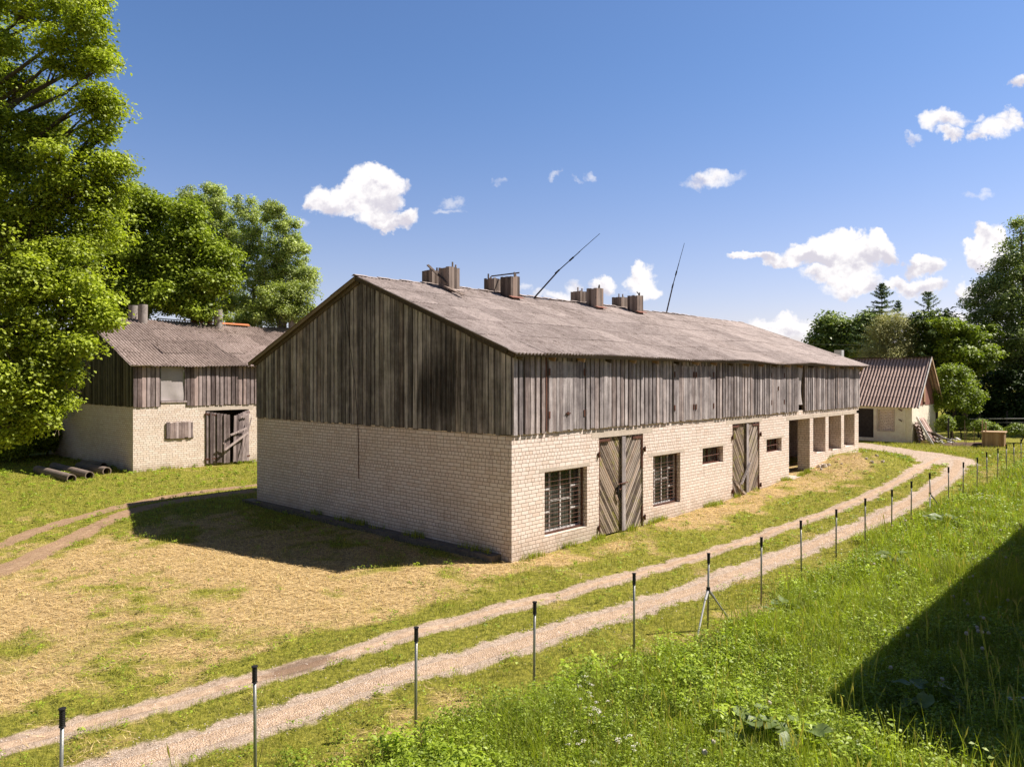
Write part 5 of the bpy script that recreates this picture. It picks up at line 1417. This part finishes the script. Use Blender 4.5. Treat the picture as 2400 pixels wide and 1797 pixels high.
def blades(x, y, h, w, lean, rg, seg=2, z=None):
    n = len(x); z = gz(x, y) if z is None else z
    an = rg.uniform(0, 2 * pi, n); dx, dy = np.cos(an), np.sin(an)      # lean direction
    fa = an + rg.normal(0, .8, n) + pi / 2; wx, wy = np.cos(fa) * w / 2, np.sin(fa) * w / 2
    B = np.stack([x, y, z - .01], 1); Wv = np.stack([wx, wy, wx * 0], 1)
    tip = B + np.stack([dx * lean * h, dy * lean * h, h * np.sqrt(np.maximum(.05, 1 - (lean * .8) ** 2))], 1)
    if seg == 1:
        V = np.stack([B - Wv, B + Wv, tip], 1).reshape(-1, 3); return V, np.arange(n * 3).reshape(n, 3), 1
    mid = B + np.stack([dx * lean * h * .28, dy * lean * h * .28, h * .58], 1)
    V = np.stack([B - Wv, B + Wv, mid + Wv * .8, mid - Wv * .8, tip], 1).reshape(-1, 3)
    i = np.arange(n) * 5
    Fq = np.stack([np.stack([i, i + 1, i + 2], 1), np.stack([i, i + 2, i + 3], 1), np.stack([i + 3, i + 2, i + 4], 1)], 1).reshape(-1, 3)
    return V, Fq, 3

GRASS = leaf_material('meadow_grass', (.09, .13, .012), (.54, .62, .05), .40, (.50, .40, .18), .55)
LAWN = leaf_material('lawn_grass', (.12, .13, .015), (.50, .49, .075), .3, (.92, .66, .29), .7)
HERB = leaf_material('herb_leaf', (.06, .105, .012), (.46, .57, .055), .38, (.32, .30, .10), .5)
BUR = leaf_material('burdock_leaf', (.11, .17, .045), (.28, .36, .11), .25, None, .5)

# mown side: short blades and hay
rg = np.random.default_rng(101)
x, y, d = scatter(1500, 5.5, 46, 1.75, rg)
ma, pm, ga = meadow_amt(x, y), path_mask(x, y), green_amt(x, y)
gg = np.clip(ga + rg.normal(0, .14, len(x)) + (vnoise(x, y, .28, 41) - .5) * .7, 0, 1)
keep = (rg.random(len(x)) > ma * .8) & (rg.random(len(x)) > pm * 1.25 - .2) & (rg.random(len(x)) < .40 + .6 * gg)
x, y, d, gg = x[keep], y[keep], d[keep], gg[keep]
tuft = ss(.62, .85, vnoise(x, y, .5, 42))
h = rg.uniform(.025, .075, len(x)) * (1 + .9 * gg + 1.1 * tuft * gg) * (1 + .4 * (x > 26)); w = .0045 * np.maximum(1, d / 10) * rg.uniform(.8, 1.6, len(x))
V, Fq, k = blades(x, y, h, w, rg.uniform(.1, .9, len(x)), rg, 1)
dry = np.clip(1.15 - gg * 1.5 + rg.normal(0, .2, len(x)), 0, 1)
o = np_mesh('lawn_grass', V, Fq, LAWN, dict(v=rg.random(len(x)), d=dry)); tag(o, 'short sun-bleached mown grass around the barns', 'grass', None, 'stuff')
# hay lying about
x, y, d = scatter(520, 6, 42, 1.7, rg)
ma, pm, ga = meadow_amt(x, y), path_mask(x, y), green_amt(x, y)
keep = (rg.random(len(x)) > ma) & (rg.random(len(x)) > pm * .93) & (rg.random(len(x)) < (1.05 - ga * 1.3) * (.35 + .9 * vnoise(x, y, .55, 44)))
x, y, d = x[keep], y[keep], d[keep]; n = len(x)
an = rg.uniform(0, pi, n) * .5 + rg.normal(0, .9, n) + 2.2; ln = rg.uniform(.07, .28, n); w = .004 * np.maximum(1, d / 9)
z = gz(x, y) + rg.uniform(.008, .05, n)
dx, dy = np.cos(an) * ln / 2, np.sin(an) * ln / 2; px_, py_ = -np.sin(an) * w, np.cos(an) * w
V = np.stack([np.stack([x - dx - px_, y - dy - py_, z - .008], 1), np.stack([x - dx + px_, y - dy + py_, z - .008], 1), np.stack([x + dx, y + dy, z + rg.uniform(0, .03, n)], 1)], 1).reshape(-1, 3)
HAY = leaf_material('hay', (.50, .34, .13), (1.0, .80, .44), .15, None, .6)
o = np_mesh('cut_hay', V, np.arange(n * 3).reshape(n, 3), HAY, dict(v=rg.random(n) ** 1.3)); tag(o, 'dry cut hay scattered over the lawn', 'hay', None, 'stuff')

# low broad weeds along the track
def herb_mesh(name, x, y, rad, hgt, nl, leaf, m_, rg, label, cat, up=.9, asp=.6, dryv=None, zoff=0):
    n = len(x); idx = np.repeat(np.arange(n), nl)
    a = rg.uniform(0, 2 * pi, len(idx)); r = rg.random(len(idx)) ** .6 * rad[idx]; hh = rg.random(len(idx)) ** .7 * hgt[idx]
    C = np.stack([x[idx] + r * np.cos(a), y[idx] + r * np.sin(a), gz(x[idx], y[idx]) + .01 + hh], 1)
    V, Fq = leaf_quads(C, 1., rg, up, asp)
    ctr = V.reshape(-1, 4, 3).mean(1, keepdims=True); V = ((V.reshape(-1, 4, 3) - ctr) * leaf[idx][:, None, None] + ctr).reshape(-1, 3)
    v = np.clip(.15 + .5 * rg.random(n)[idx] + .5 * rg.random(len(idx)) - .1, 0, 1)
    o = np_mesh(name, V, Fq, m_, dict(v=v, d=(dryv[idx] if dryv is not None else np.zeros(len(idx)))), True)
    if label: tag(o, label, cat, None, 'stuff')
    return o
x, y, d = scatter(14, 5.5, 40, 1.2, rg)
ma, pm, ga = meadow_amt(x, y), path_mask(x, y), green_amt(x, y)
keep = (ma < .6) & (pm < .5) & (rg.random(len(x)) < ga * 1.3) ; x, y, d = x[keep], y[keep], d[keep]
herb_mesh('lawn_weeds', x, y, rg.uniform(.03, .13, len(x)), rg.uniform(.02, .08, len(x)), 16, rg.uniform(.02, .045, len(x)) * np.maximum(1, d / 14), HERB, rg, 'low leafy weeds in the mown grass beside the track', 'weeds')

# tall meadow: grass
rg = np.random.default_rng(202)
x, y, d = scatter(1500, 4.2, 46, 1.6, rg, lat=.76)
ma, pm = meadow_amt(x, y), path_mask(x, y)
far_green = (ss(27, 30, x) * ss(6, 0, y)) * .30
left_bg = 0 * x
keep = (rg.random(len(x)) < np.maximum(ma, far_green * (pm < .3))) & (pm < .5)
x, y, d, ma = x[keep], y[keep], d[keep], ma[keep]; n = len(x)
patch = vnoise(x, y, 1.6, 51); fine = vnoise(x, y, .4, 52)
h = rg.uniform(.12, .40, n) * (.45 + .75 * ma) * (.60 + .80 * patch) * (1 + .3 * ss(9, 14, d)); tall = rg.random(n) < .025; h[tall] *= 1.75
h *= np.where(ma < .5, .7, 1.)
w = .0058 * np.maximum(1, d / 9) * rg.uniform(.7, 1.5, n); w[tall] *= .6
lean = rg.uniform(.1, .75, n); lean[tall] = rg.uniform(.05, .3, tall.sum())
V, Fq, k = blades(x, y, h, w, lean, rg, 2)
v = np.clip(.05 + .40 * rg.random(n) + .60 * (fine - .25) + .25 * (vnoise(x, y, 1.2, 59) - .4), 0, 1); dr = np.clip(rg.normal(.0, .12, n) + .55 * (rg.random(n) < .05) + (1 - ma) * .3, 0, 1); dr[tall] = .6
o = np_mesh('meadow_grass', V, Fq, GRASS, dict(v=np.repeat(v, k), d=np.repeat(dr, k))); tag(o, 'tall lush uncut grass filling the lower right', 'grass', None, 'stuff')
# tall lit grass tufts at the near edge of the barn shadow
nt = 62; ti = rg.random(nt); td = rg.uniform(5.9, 8.6, nt); tX = rg.uniform(1830, 2420, nt)
tx = CAM[0] + FWD[0] * td + RGT[0] * td * (tX - 1200) / 1740; ty = CAM[1] + FWD[1] * td + RGT[1] * td * (tX - 1200) / 1740
bx = np.repeat(tx, 16) + rg.normal(0, .05, nt * 16); by = np.repeat(ty, 16) + rg.normal(0, .05, nt * 16)
V, Fq, k = blades(bx, by, rg.uniform(.35, .85, nt * 16), np.full(nt * 16, .008), rg.uniform(.1, .55, nt * 16), rg, 2)
o = np_mesh('tall_grass', V, Fq, GRASS, dict(v=np.repeat(rg.uniform(.5, 1, nt * 16), k), d=np.repeat(np.clip(rg.normal(.1, .12, nt * 16), 0, 1), k))); tag(o, 'tall bright grass blades at the bottom edge in front of the shadow', 'grass', None, 'stuff')
# meadow herbs
x, y, d = scatter(120, 4.2, 46, 1.3, rg, lat=.76)
ma, pm = meadow_amt(x, y), path_mask(x, y); patch = vnoise(x, y, 1.1, 53)
keep = (rg.random(len(x)) < ma * (.4 + .9 * patch)) & (pm < .4); x, y, d, ma = x[keep], y[keep], d[keep], ma[keep]; n = len(x)
herb_mesh('meadow_herbs', x, y, rg.uniform(.05, .15, n) * np.maximum(1, d / 16), rg.uniform(.10, .36, n) * (.4 + .6 * ma) * (.6 + .8 * vnoise(x, y, .7, 58)), 34, rg.uniform(.022, .052, n) * np.maximum(1, d / 15), HERB, rg, 'leafy wild herbs mixed into the tall meadow', 'herbs', .7, .55)
x, y, d = scatter(22, 4.2, 36, 1.1, rg, lat=.76)
ma = meadow_amt(x, y); patch = vnoise(x, y, 1.4, 54); keep = (ma > .5) & (patch > .45); x, y, d = x[keep], y[keep], d[keep]; n = len(x)
herb_mesh('meadow_herbs', x, y, rg.uniform(.10, .22, n), rg.uniform(.15, .42, n), 34, rg.uniform(.05, .085, n), SHRUB, rg, 'bright leafy stems standing taller in the meadow', 'herbs', .8, .5)
# seed-headed stems near the camera
x, y, d = scatter(12, 4.3, 30, 1.3, rg, lat=.76); ma = meadow_amt(x, y); k = (ma > .7) & (vnoise(x, y, 1.2, 57) > .40); x, y, d = x[k], y[k], d[k]; n = len(x)
hs = rg.uniform(.42, .78, n); lx, ly = rg.normal(0, .10, n), rg.normal(0, .10, n); z = gz(x, y)
VV = []; FF = []; b = 0
wv = .0028 * np.maximum(1, d / 9)
V = np.stack([np.stack([x - wv, y + wv, z], 1), np.stack([x + wv, y - wv, z], 1), np.stack([x + lx + wv, y + ly - wv, z + hs], 1), np.stack([x + lx - wv, y + ly + wv, z + hs], 1)], 1).reshape(-1, 3)
VV.append(V); FF.append(np.arange(n * 4).reshape(n, 4)); b = n * 4
for (o1, w1) in ((0, .011), (.7, .009)):
    ww = w1 * np.maximum(1, d / 10); cx, cy = np.cos(o1 * 2) * ww, np.sin(o1 * 2) * ww
    V = np.stack([np.stack([x + lx * .9, y + ly * .9, z + hs * .86], 1), np.stack([x + lx + cx, y + ly + cy, z + hs * .95], 1), np.stack([x + lx * 1.15, y + ly * 1.15, z + hs * 1.08], 1), np.stack([x + lx - cx, y + ly - cy, z + hs * .95], 1)], 1).reshape(-1, 3)
    VV.append(V); FF.append(np.arange(n * 4).reshape(n, 4) + b); b += n * 4
FFc = np.concatenate(FF)
o = np_mesh('seeding_grass', np.concatenate(VV), FFc, GRASS, dict(v=np.full(len(FFc), .8), d=np.concatenate([np.full(n, .35), np.full(2 * n, .85)]))); tag(o, 'thin pale seed-headed grass stems above the meadow', 'grass', None, 'stuff')

# weeds and tufts at the foot of the walls
rg = np.random.default_rng(77)
wx = np.concatenate([rg.uniform(.2, 24, 900), rg.uniform(-.28, -.02, 700), rg.uniform(-.3, 21, 500), rg.uniform(-.6, -.3, 200)])
wy = np.concatenate([-np.abs(rg.normal(.03, .09, 900)), rg.uniform(.2, 12.6, 700), 23.0 - np.abs(rg.normal(0.02, .12, 500)), rg.uniform(23, 30, 200)])
k = rg.random(len(wx)) < ss(.48, .8, vnoise(wx, wy, .7, 66)) * np.where((wx < 0) & (wy < 20), .35, 1.); wx, wy = wx[k], wy[k]
xx = np.repeat(wx, 9) + rg.normal(0, .03, len(wx) * 9); yy = np.repeat(wy, 9) + rg.normal(0, .03, len(wx) * 9)
zz = np.maximum(gz(xx, yy), np.where((xx > -.35) & (xx < 0) & (yy < 12.8) & (yy > .3), .12, -9))
V, Fq, k = blades(xx, yy, rg.uniform(.06, .24, len(xx)), np.full(len(xx), .011), rg.uniform(.1, .6, len(xx)), rg, 2, z=zz)
o = np_mesh('wall_foot_weeds', V, Fq, GRASS, dict(v=np.repeat(rg.random(len(xx)) * .8, k), d=np.repeat(np.clip(rg.normal(.15, .25, len(xx)), 0, 1), k))); tag(o, 'uneven tufts of grass growing along the foot of the walls', 'grass', None, 'stuff')

# loose pebbles on the track
x, y, d = scatter(380, 5.5, 24, 1.6, rg)
wgt = ss(.60, .25, dist_to(R2, x, y)) + .22 * ss(.4, .2, dist_to(R1, x, y)) + .10 * ss(.9, .6, dist_to(R2, x, y)) + .6 * ss(1.8, 1., dist_to(JN, x, y))
k = rg.random(len(x)) < wgt; x, y, d = x[k], y[k], d[k]; n = len(x); s = rg.uniform(.004, .013, n) * np.maximum(1, d / 11); z = gz(x, y) + .006
O_ = np.array([[1, 0, 0], [0, 1, 0], [-1, 0, 0], [0, -1, 0], [0, 0, .7]]); V = np.stack([x, y, z], 1)[:, None, :] + O_[None] * s[:, None, None] * rg.uniform(.6, 1.3, (n, 5, 1))
T_ = np.array([[0, 1, 4], [1, 2, 4], [2, 3, 4], [3, 0, 4]]); Fq = (np.arange(n)[:, None, None] * 5 + T_[None]).reshape(-1, 3)
mp, n_, b_ = mat('pebbles', .85, .2); n_.l.new(n_.mix(n_.attr('v'), (.38, .29, .24), (.82, .72, .64)), b_.inputs['Base Color'])
o = np_mesh('gravel', V.reshape(-1, 3), Fq, mp, dict(v=np.repeat(rg.random(n), 4))); tag(o, 'pale loose pebbles on the wheel tracks', 'gravel', None, 'stuff')

# burdock clumps with big leaves
def burdock(X, Y, d, s, label, seed):
    p = at(X, Y, d); x0, y0 = p[0], p[1]; z0 = g1(x0, y0); rr = random.Random(seed)
    E = empty('burdock_plant', (x0, y0, z0), 0, label, 'plant')
    V = []; Fq = []; st = MB()
    for i in range(11):
        an = i * 2.4 + rr.uniform(-.3, .3); R_ = s * rr.uniform(.25, .8); h = s * rr.uniform(.45, 1.1); c = Vector((x0 + cos(an) * R_, y0 + sin(an) * R_, z0 + h)); ls = s * rr.uniform(.45, .75)
        dr = Vector((cos(an), sin(an), rr.uniform(-.5, .4))).normalized(); sd = Vector((-sin(an), cos(an), rr.uniform(-.3, .3))).normalized(); nn = dr.cross(sd)
        b = len(V); K = 7
        for a_ in range(K):
            t = a_ / (K - 1); w = ls * .42 * sin(pi * min(1, (t * .82 + .16))) ** .8
            for s_ in (-1, -.5, 0, .5, 1):
                V.append(tuple(c + dr * ls * (t - .25) + sd * w * s_ + nn * (-.12 * ls * (1 - abs(s_)) + .05 * ls * sin(t * 9 + s_ * 3) - .15 * ls * t * t)))
        for a_ in range(K - 1):
            for j in range(4): Fq.append((b + a_ * 5 + j, b + a_ * 5 + j + 1, b + (a_ + 1) * 5 + j + 1, b + (a_ + 1) * 5 + j))
        st.tube([(x0, y0, z0), tuple(c - dr * ls * .2)], [.012, .006], 5, cap=False)
    V = np.array(V) - np.array([x0, y0, z0])
    np_mesh('leaves', V, Fq, BUR, dict(v=np.random.default_rng(seed).random(len(Fq)) * .3 + .4 * np.repeat(np.random.default_rng(seed).random(11), len(Fq) // 11)), True, E)
    st.build('stems', HERB, E)
burdock(1745, 1690, 9.0, .42, 'big-leaved pale burdock clump at the bottom of the meadow, left one', 1)
burdock(1868, 1735, 8.8, .40, 'big-leaved burdock clump at the bottom of the meadow, right of the palest one', 2)
burdock(1835, 1440, 13.6, .34, 'burdock clump right of the near braced fence post', 3)
burdock(2105, 1335, 17.0, .45, 'silvery big-leaved clump in the middle of the meadow', 4)
burdock(2225, 1255, 20.5, .5, 'dark leafy clump high in the meadow near the far shadow edge', 5)
burdock(2190, 1690, 9.7, .42, 'burdock leaves in the deep shadow at the lower right', 6)

# white umbels
def umbel(X, Y, d, s, label, seed, nh=9):
    p = at(X, Y, d); x0, y0 = p[0], p[1]; z0 = g1(x0, y0); rr = random.Random(seed)
    E = empty('cow_parsley', (x0, y0, z0), 0, label, 'flower')
    st = MB(); V = []; Fq = []
    for i in range(nh):
        hx, hy, h = x0 + rr.uniform(-.32, .32) * s, y0 + rr.uniform(-.32, .32) * s, z0 + rr.uniform(.42, .62) * s
        st.tube([(x0 + (hx - x0) * .3, y0 + (hy - y0) * .3, z0), (hx, hy, h)], [.005, .003], 4, cap=False)
        for k in range(34):
            a = rr.uniform(0, 6.28); r = .055 * s * sqrt(rr.random()); q = .0075 * rr.uniform(.8, 1.4); cx, cy, cz = hx + r * cos(a), hy + r * sin(a), h + .012 - r * .25 + rr.uniform(0, .008)
            b = len(V); V += [(cx - q, cy, cz), (cx, cy - q, cz + .002), (cx + q, cy, cz), (cx, cy + q, cz + .002)]; Fq.append((b, b + 1, b + 2, b + 3))
    V = np.array(V) - np.array([x0, y0, z0])
    np_mesh('flower_heads', V, Fq, M['white_flower'], None, False, E); st.build('stems', HERB, E)
for i, a in enumerate(((1385, 1680, 9.6, 1.0, 'white umbel flowers nearest the bare patch, left of the meadow middle'), (1415, 1720, 9.2, .9, 'white umbels in a broad group at the lower middle of the meadow'), (1375, 1645, 10.2, .9, 'white umbels at the top of the lower middle cluster'), (1345, 1790, 8.6, .8, 'small white umbels touching the bottom edge'), (1475, 1790, 8.5, .9, 'white umbels at the bottom edge right of the first group'), (2310, 1170, 24, 1.3, 'white umbels high in the meadow near the right edge'), (2290, 1215, 22, 1.2, 'white umbels just above the shadow edge on the right'), (2380, 1690, 9.6, .9, 'white umbels in the shadow at the right edge'))):
    umbel(a[0], a[1], a[2], a[3] * .55, a[4], i)

# clover heads by the gravel (many small)
rr = random.Random(8)
seedm = None
def dandelion(x, y, src=[None]):
    z = g1(x, y); h = rr.uniform(.26, .46)
    if src[0] is None:
        q = MB(); N = 8
        for i in range(1, 5):
            for k in range(N): q.v.append((.03 * sin(pi * i / 5) * cos(2 * pi * k / N), .03 * sin(pi * i / 5) * sin(2 * pi * k / N), .03 * cos(pi * i / 5)))
        for i in range(3):
            for k in range(N): q.f.append((i * N + k, (i + 1) * N + k, (i + 1) * N + (k + 1) % N, i * N + (k + 1) % N)); q.a.append(.5)
        q.f.append(tuple(range(N))); q.a.append(.5); q.f.append(tuple(range(3 * N, 4 * N))[::-1]); q.a.append(.5)
        me = bpy.data.meshes.new('seed_head'); me.from_pydata(q.v, [], q.f); me.materials.append(M['seed'])
        q2 = [(.004, 0, -1), (-.002, .0035, -1), (-.002, -.0035, -1), (.002, 0, -.02), (-.001, .002, -.02), (-.001, -.002, -.02)]
        me2 = bpy.data.meshes.new('stalk'); me2.from_pydata(q2, [], [(0, 1, 4, 3), (1, 2, 5, 4), (2, 0, 3, 5)]); me2.materials.append(HERB)
        src[0] = (me, me2)
    E = empty('dandelion', (x, y, z), 0, 'white round dandelion seed head on a thin stalk in the tall meadow', 'dandelion', 'dandelion seed heads in the meadow')
    a = bpy.data.objects.new('seed_head', src[0][0]); a.location = (0, 0, h); a.parent = E; COL.objects.link(a); s = rr.uniform(.8, 1.15); a.scale = (s, s, s)
    b = bpy.data.objects.new('stalk', src[0][1]); b.location = (0, 0, h); b.scale = (1, 1, h); b.parent = E; COL.objects.link(b)
DP = [(2315, 1435), (2300, 1455), (2315, 1480), (2280, 1430), (2285, 1460), (2258, 1405), (2240, 1390), (2300, 1475), (2345, 1435), (2357, 1318), (2363, 1316), (2290, 1300), (2350, 1250), (2125, 1460), (2128, 1470), (2345, 1225), (2300, 1505), (2315, 1490), (2255, 1480), (2270, 1400), (2200, 1575), (2087, 1550), (2385, 1240), (1660, 1745), (1680, 1755), (2265, 1345), (2275, 1360), (2310, 1290), (2320, 1320), (2240, 1370), (2295, 1385), (2340, 1395), (2370, 1410), (2030, 1325), (2040, 1320), (1785, 1630), (2210, 1290), (2160, 1240), (2330, 1180), (2365, 1150), (2120, 1225), (2100, 1240)]
for (X, Y) in DP:
    dd = (4.45 - .4) * 1740 / (Y - 887); p = at(X, Y, dd); dandelion(p[0] + rr.uniform(-.1, .1), p[1] + rr.uniform(-.1, .1))

# ------------------------------------------------------------------ real-world albedo: bring every base colour down by one factor
ALB = .80
for m_ in bpy.data.materials:
    if not m_.use_nodes: continue
    t_ = m_.node_tree
    for l_ in list(t_.links):
        if (l_.to_node.type == 'BSDF_PRINCIPLED' and l_.to_socket.name == 'Base Color') or l_.to_node.type == 'BSDF_TRANSLUCENT' and l_.to_socket.name == 'Color':
            x_ = t_.nodes.new('ShaderNodeMix'); x_.data_type = 'RGBA'; x_.blend_type = 'MULTIPLY'; x_.inputs[0].default_value = 1
            k_ = 1.12 if m_.name.startswith('leaf_') else .95 if m_.name in ('meadow_grass', 'herb_leaf', 'lawn_grass') else ALB
            src = l_.from_socket; dst = l_.to_socket
            t_.links.new(src, x_.inputs[6]); warm = (1, 1, 1) if k_ != ALB else (1.025, .985, .96)
            x_.inputs[7].default_value = (k_ * warm[0], k_ * warm[1], k_ * warm[2], 1); t_.links.new(x_.outputs[2], dst)

# ------------------------------------------------------------------ camera, light, sky
cam = bpy.data.cameras.new('camera'); co = bpy.data.objects.new('camera', cam); COL.objects.link(co)
cam.sensor_width = 36; cam.lens = 26.1; cam.clip_end = 3000; cam.shift_y = -0.0048
yaw = math.atan2(FWD[1], FWD[0]) - pi / 2
co.location = CAM; co.rotation_euler = (pi / 2, 0, yaw); SC.camera = co

SUN = Vector((.65, -.5, 1.0)).normalized()
sl = bpy.data.lights.new('sun', 'SUN'); sl.energy = 9.0; sl.angle = radians(.5); sl.color = (1, .925, .83)
so = bpy.data.objects.new('sun', sl); COL.objects.link(so); so.rotation_euler = SUN.to_track_quat('Z', 'Y').to_euler(); so.location = (0, 0, 30)

w = bpy.data.worlds.new('World'); SC.world = w; w.use_nodes = True
n = NT(w.node_tree); bg = w.node_tree.nodes['Background']
sky = w.node_tree.nodes.new('ShaderNodeTexSky'); sky.sky_type = 'NISHITA'; sky.sun_disc = False
sky.sun_elevation = math.asin(SUN.z); sky.sun_rotation = math.atan2(SUN.x, SUN.y)
sky.air_density = 1.0; sky.dust_density = .6; sky.ozone_density = 2.0; sky.altitude = 100
STR = .10
D = w.node_tree.nodes.new('ShaderNodeTexCoord').outputs['Generated']
fd = n.m('MAXIMUM', n.vm('DOT_PRODUCT', D, (FWD[0], FWD[1], 0)), .05)
uu = n.m('DIVIDE', n.vm('DOT_PRODUCT', D, (RGT[0], RGT[1], 0)), fd); vv = n.m('DIVIDE', n.xyz(D)[2], fd)
front = n.sm(n.vm('DOT_PRODUCT', D, (FWD[0], FWD[1], 0)), .15, .3)
P = n.comb(uu, vv, 0.)
# ragged warping of the cloud outlines
w1 = n.noise(P, 16, 5, .62); w2 = n.noise(n.vm('ADD', P, (3.1, 1.7, 0)), 16, 5, .62)
du = n.m('MULTIPLY', n.m('SUBTRACT', w1, .5), .075); dv = n.m('MULTIPLY', n.m('SUBTRACT', w2, .5), .075)
up_ = n.m('ADD', uu, du); vp_ = n.m('ADD', vv, dv)
def Z1(x, y): return (700 + x / 3.16, 370 + y / 3.16)
def Z2(x, y): return (1900 + x / 3.01, 150 + y / 3.01)
CL = []   # X, Y, rx, ry, strength
for (x_, y_, rx, ry, s) in ((470, 210, 150, 120, 1), (540, 170, 110, 90, 1), (230, 310, 150, 105, 1), (330, 230, 120, 90, .9), (650, 270, 130, 125, 1), (450, 350, 220, 110, 1), (590, 450, 160, 90, .9), (790, 470, 100, 55, .75), (800, 230, 45, 55, .6), (640, 500, 130, 45, .8), (110, 340, 60, 60, .7),
        (1130, 415, 100, 30, .42), (1170, 345, 75, 45, .42), (1475, 165, 40, 30, .32), (1920, 155, 50, 25, .40), (2180, 125, 55, 40, .5), (2080, 155, 60, 18, .3), (60, 500, 90, 42, .42), (1650, 940, 60, 30, .45)):
    X, Y = Z1(x_, y_); CL.append((X, Y, rx / 3.16, ry / 3.16, s if s > .6 else s * .72))
for (x_, y_, rx, ry, s) in ((130, 1290, 160, 90, 1), (230, 1230, 90, 60, 1), (60, 1330, 150, 90, 1), (300, 1350, 250, 110, 1), (470, 1270, 110, 90, 1), (500, 1220, 60, 50, .9), (510, 1350, 80, 90, .95), (200, 1480, 250, 60, .9), (300, 1560, 200, 80, .85), (400, 1600, 90, 50, .8), (-200, 1400, 150, 60, 1), (-350, 1370, 130, 40, .9), (-60, 1330, 130, 70, 1), (-470, 1360, 80, 26, .75),
        (800, 1430, 115, 75, .95), (770, 1390, 70, 45, .9), (640, 1410, 40, 30, .5), (680, 1570, 110, 60, .95), (830, 1580, 120, 55, .9), (560, 1600, 60, 45, .75),
        (1180, 1340, 140, 90, 1), (1240, 1240, 90, 65, 1), (1100, 1310, 70, 60, .9), (1340, 1290, 70, 110, .95), (1120, 1610, 70, 60, .8), (1400, 1560, 60, 200, .7),
        (970, 380, 170, 60, .66), (870, 390, 80, 60, .6), (1020, 470, 110, 38, .62), (1210, 370, 50, 34, .5), (1300, 460, 120, 80, .72), (1400, 390, 80, 60, .72), (1200, 510, 70, 35, .6), (720, 495, 48, 26, .45), (1490, 110, 80, 55, .7), (1560, 440, 60, 60, .6), (1190, 920, 80, 36, .40), (1210, 880, 30, 30, .35)):
    X, Y = Z2(x_, y_); CL.append((X, Y, rx / 3.01, ry / 3.01, s if s > .55 else s * .75))
for (X, Y, rx, ry, s) in ((1502, 655, 34, 44, .95), (1495, 625, 24, 24, .95), (1525, 672, 28, 20, .8), (1418, 683, 30, 22, .85), (1300, 695, 36, 18, .5), (1340, 688, 24, 26, .5), (1676, 428, 62, 20, .52), (1640, 425, 26, 14, .45), (1845, 770, 80, 24, .85), (1925, 785, 60, 22, .8), (1790, 760, 40, 18, .7), (2240, 755, 50, 28, .8), (2330, 690, 60, 40, .8), (1255, 690, 24, 14, .4)):
    CL.append((X, Y, rx, ry, s))
dens = None; rel = None
for (X, Y, rx, ry, s) in CL:
    cu, cv = (X - 1200) / 1740, (887 - Y) / 1740; ru, rv = rx / 1740 * 1.25, ry / 1740 * 1.25
    a = n.m('MULTIPLY', n.m('SUBTRACT', up_, cu), 1 / ru); b = n.m('MULTIPLY', n.m('SUBTRACT', vp_, cv), 1 / rv)
    f = n.m('MULTIPLY', n.m('SUBTRACT', 1.0, n.m('ADD', n.m('MULTIPLY', a, a), n.m('MULTIPLY', b, b))), s)
    f = n.m('MAXIMUM', f, 0.)
    dens = f if dens is None else n.m('MAXIMUM', dens, f)
    r_ = n.m('MULTIPLY', f, b); rel = r_ if rel is None else n.m('ADD', rel, r_)
tot = dens
fin = n.noise(P, 42, 6, .7); fin2 = n.noise(n.vm('ADD', P, (.007, .007, 0)), 42, 6, .7)
mid_ = n.noise(P, 13, 4, .6); mid2 = n.noise(n.vm('ADD', P, (.018, .02, 0)), 13, 4, .6)
edge = n.m('ADD', dens, n.m('MULTIPLY', n.m('SUBTRACT', fin, .5), .38))
alpha = n.m('MULTIPLY', n.sm(edge, .03, .62), n.sm(dens, .01, .14))
alpha = n.m('MULTIPLY', alpha, front)
shade = n.m('ADD', n.m('MULTIPLY', rel, .60), n.m('ADD', n.m('MULTIPLY', n.m('SUBTRACT', mid_, mid2), 1.5), n.m('MULTIPLY', n.m('SUBTRACT', fin, fin2), .8)))
ccol = n.mix(n.sm(shade, -.42, .12), (7.2, 6.9, 7.7), (10.6, 10.3, 10.3))
# clear sky: the physical sky, graded a little towards the deep blue of the day
el = n.xyz(D)[2]
sc = n.mix(1., sky.outputs[0], n.mix(n.sm(el, .0, .42), (1.56, 1.27, 1.40), (.98, 1.18, 1.49)), 'MULTIPLY')
sc = n.mix(n.sm(el, .48, .8), sc, n.mix(1., sc, (.55, .55, .55), 'MULTIPLY'))
sc = n.mix(n.sm(n.vm('DOT_PRODUCT', D, (FWD[0], FWD[1], 0)), .45, -.35), sc, n.mix(1., sc, (.72, .62, .53), 'MULTIPLY'))
SKYCOL = sc
col = n.mix(alpha, SKYCOL, ccol)
n.l.new(col, bg.inputs['Color']); bg.inputs['Strength'].default_value = STR
w.cycles.sampling_method = 'MANUAL'; w.cycles.sample_map_resolution = 512

SC.view_settings.view_transform = 'Standard'; SC.view_settings.look = 'None'; SC.view_settings.exposure = 0; SC.view_settings.gamma = 1
SC.render.engine = 'CYCLES'
SC.cycles.max_bounces = 6; SC.cycles.transparent_max_bounces = 4
SC.render.resolution_x = 1024; SC.render.resolution_y = 766
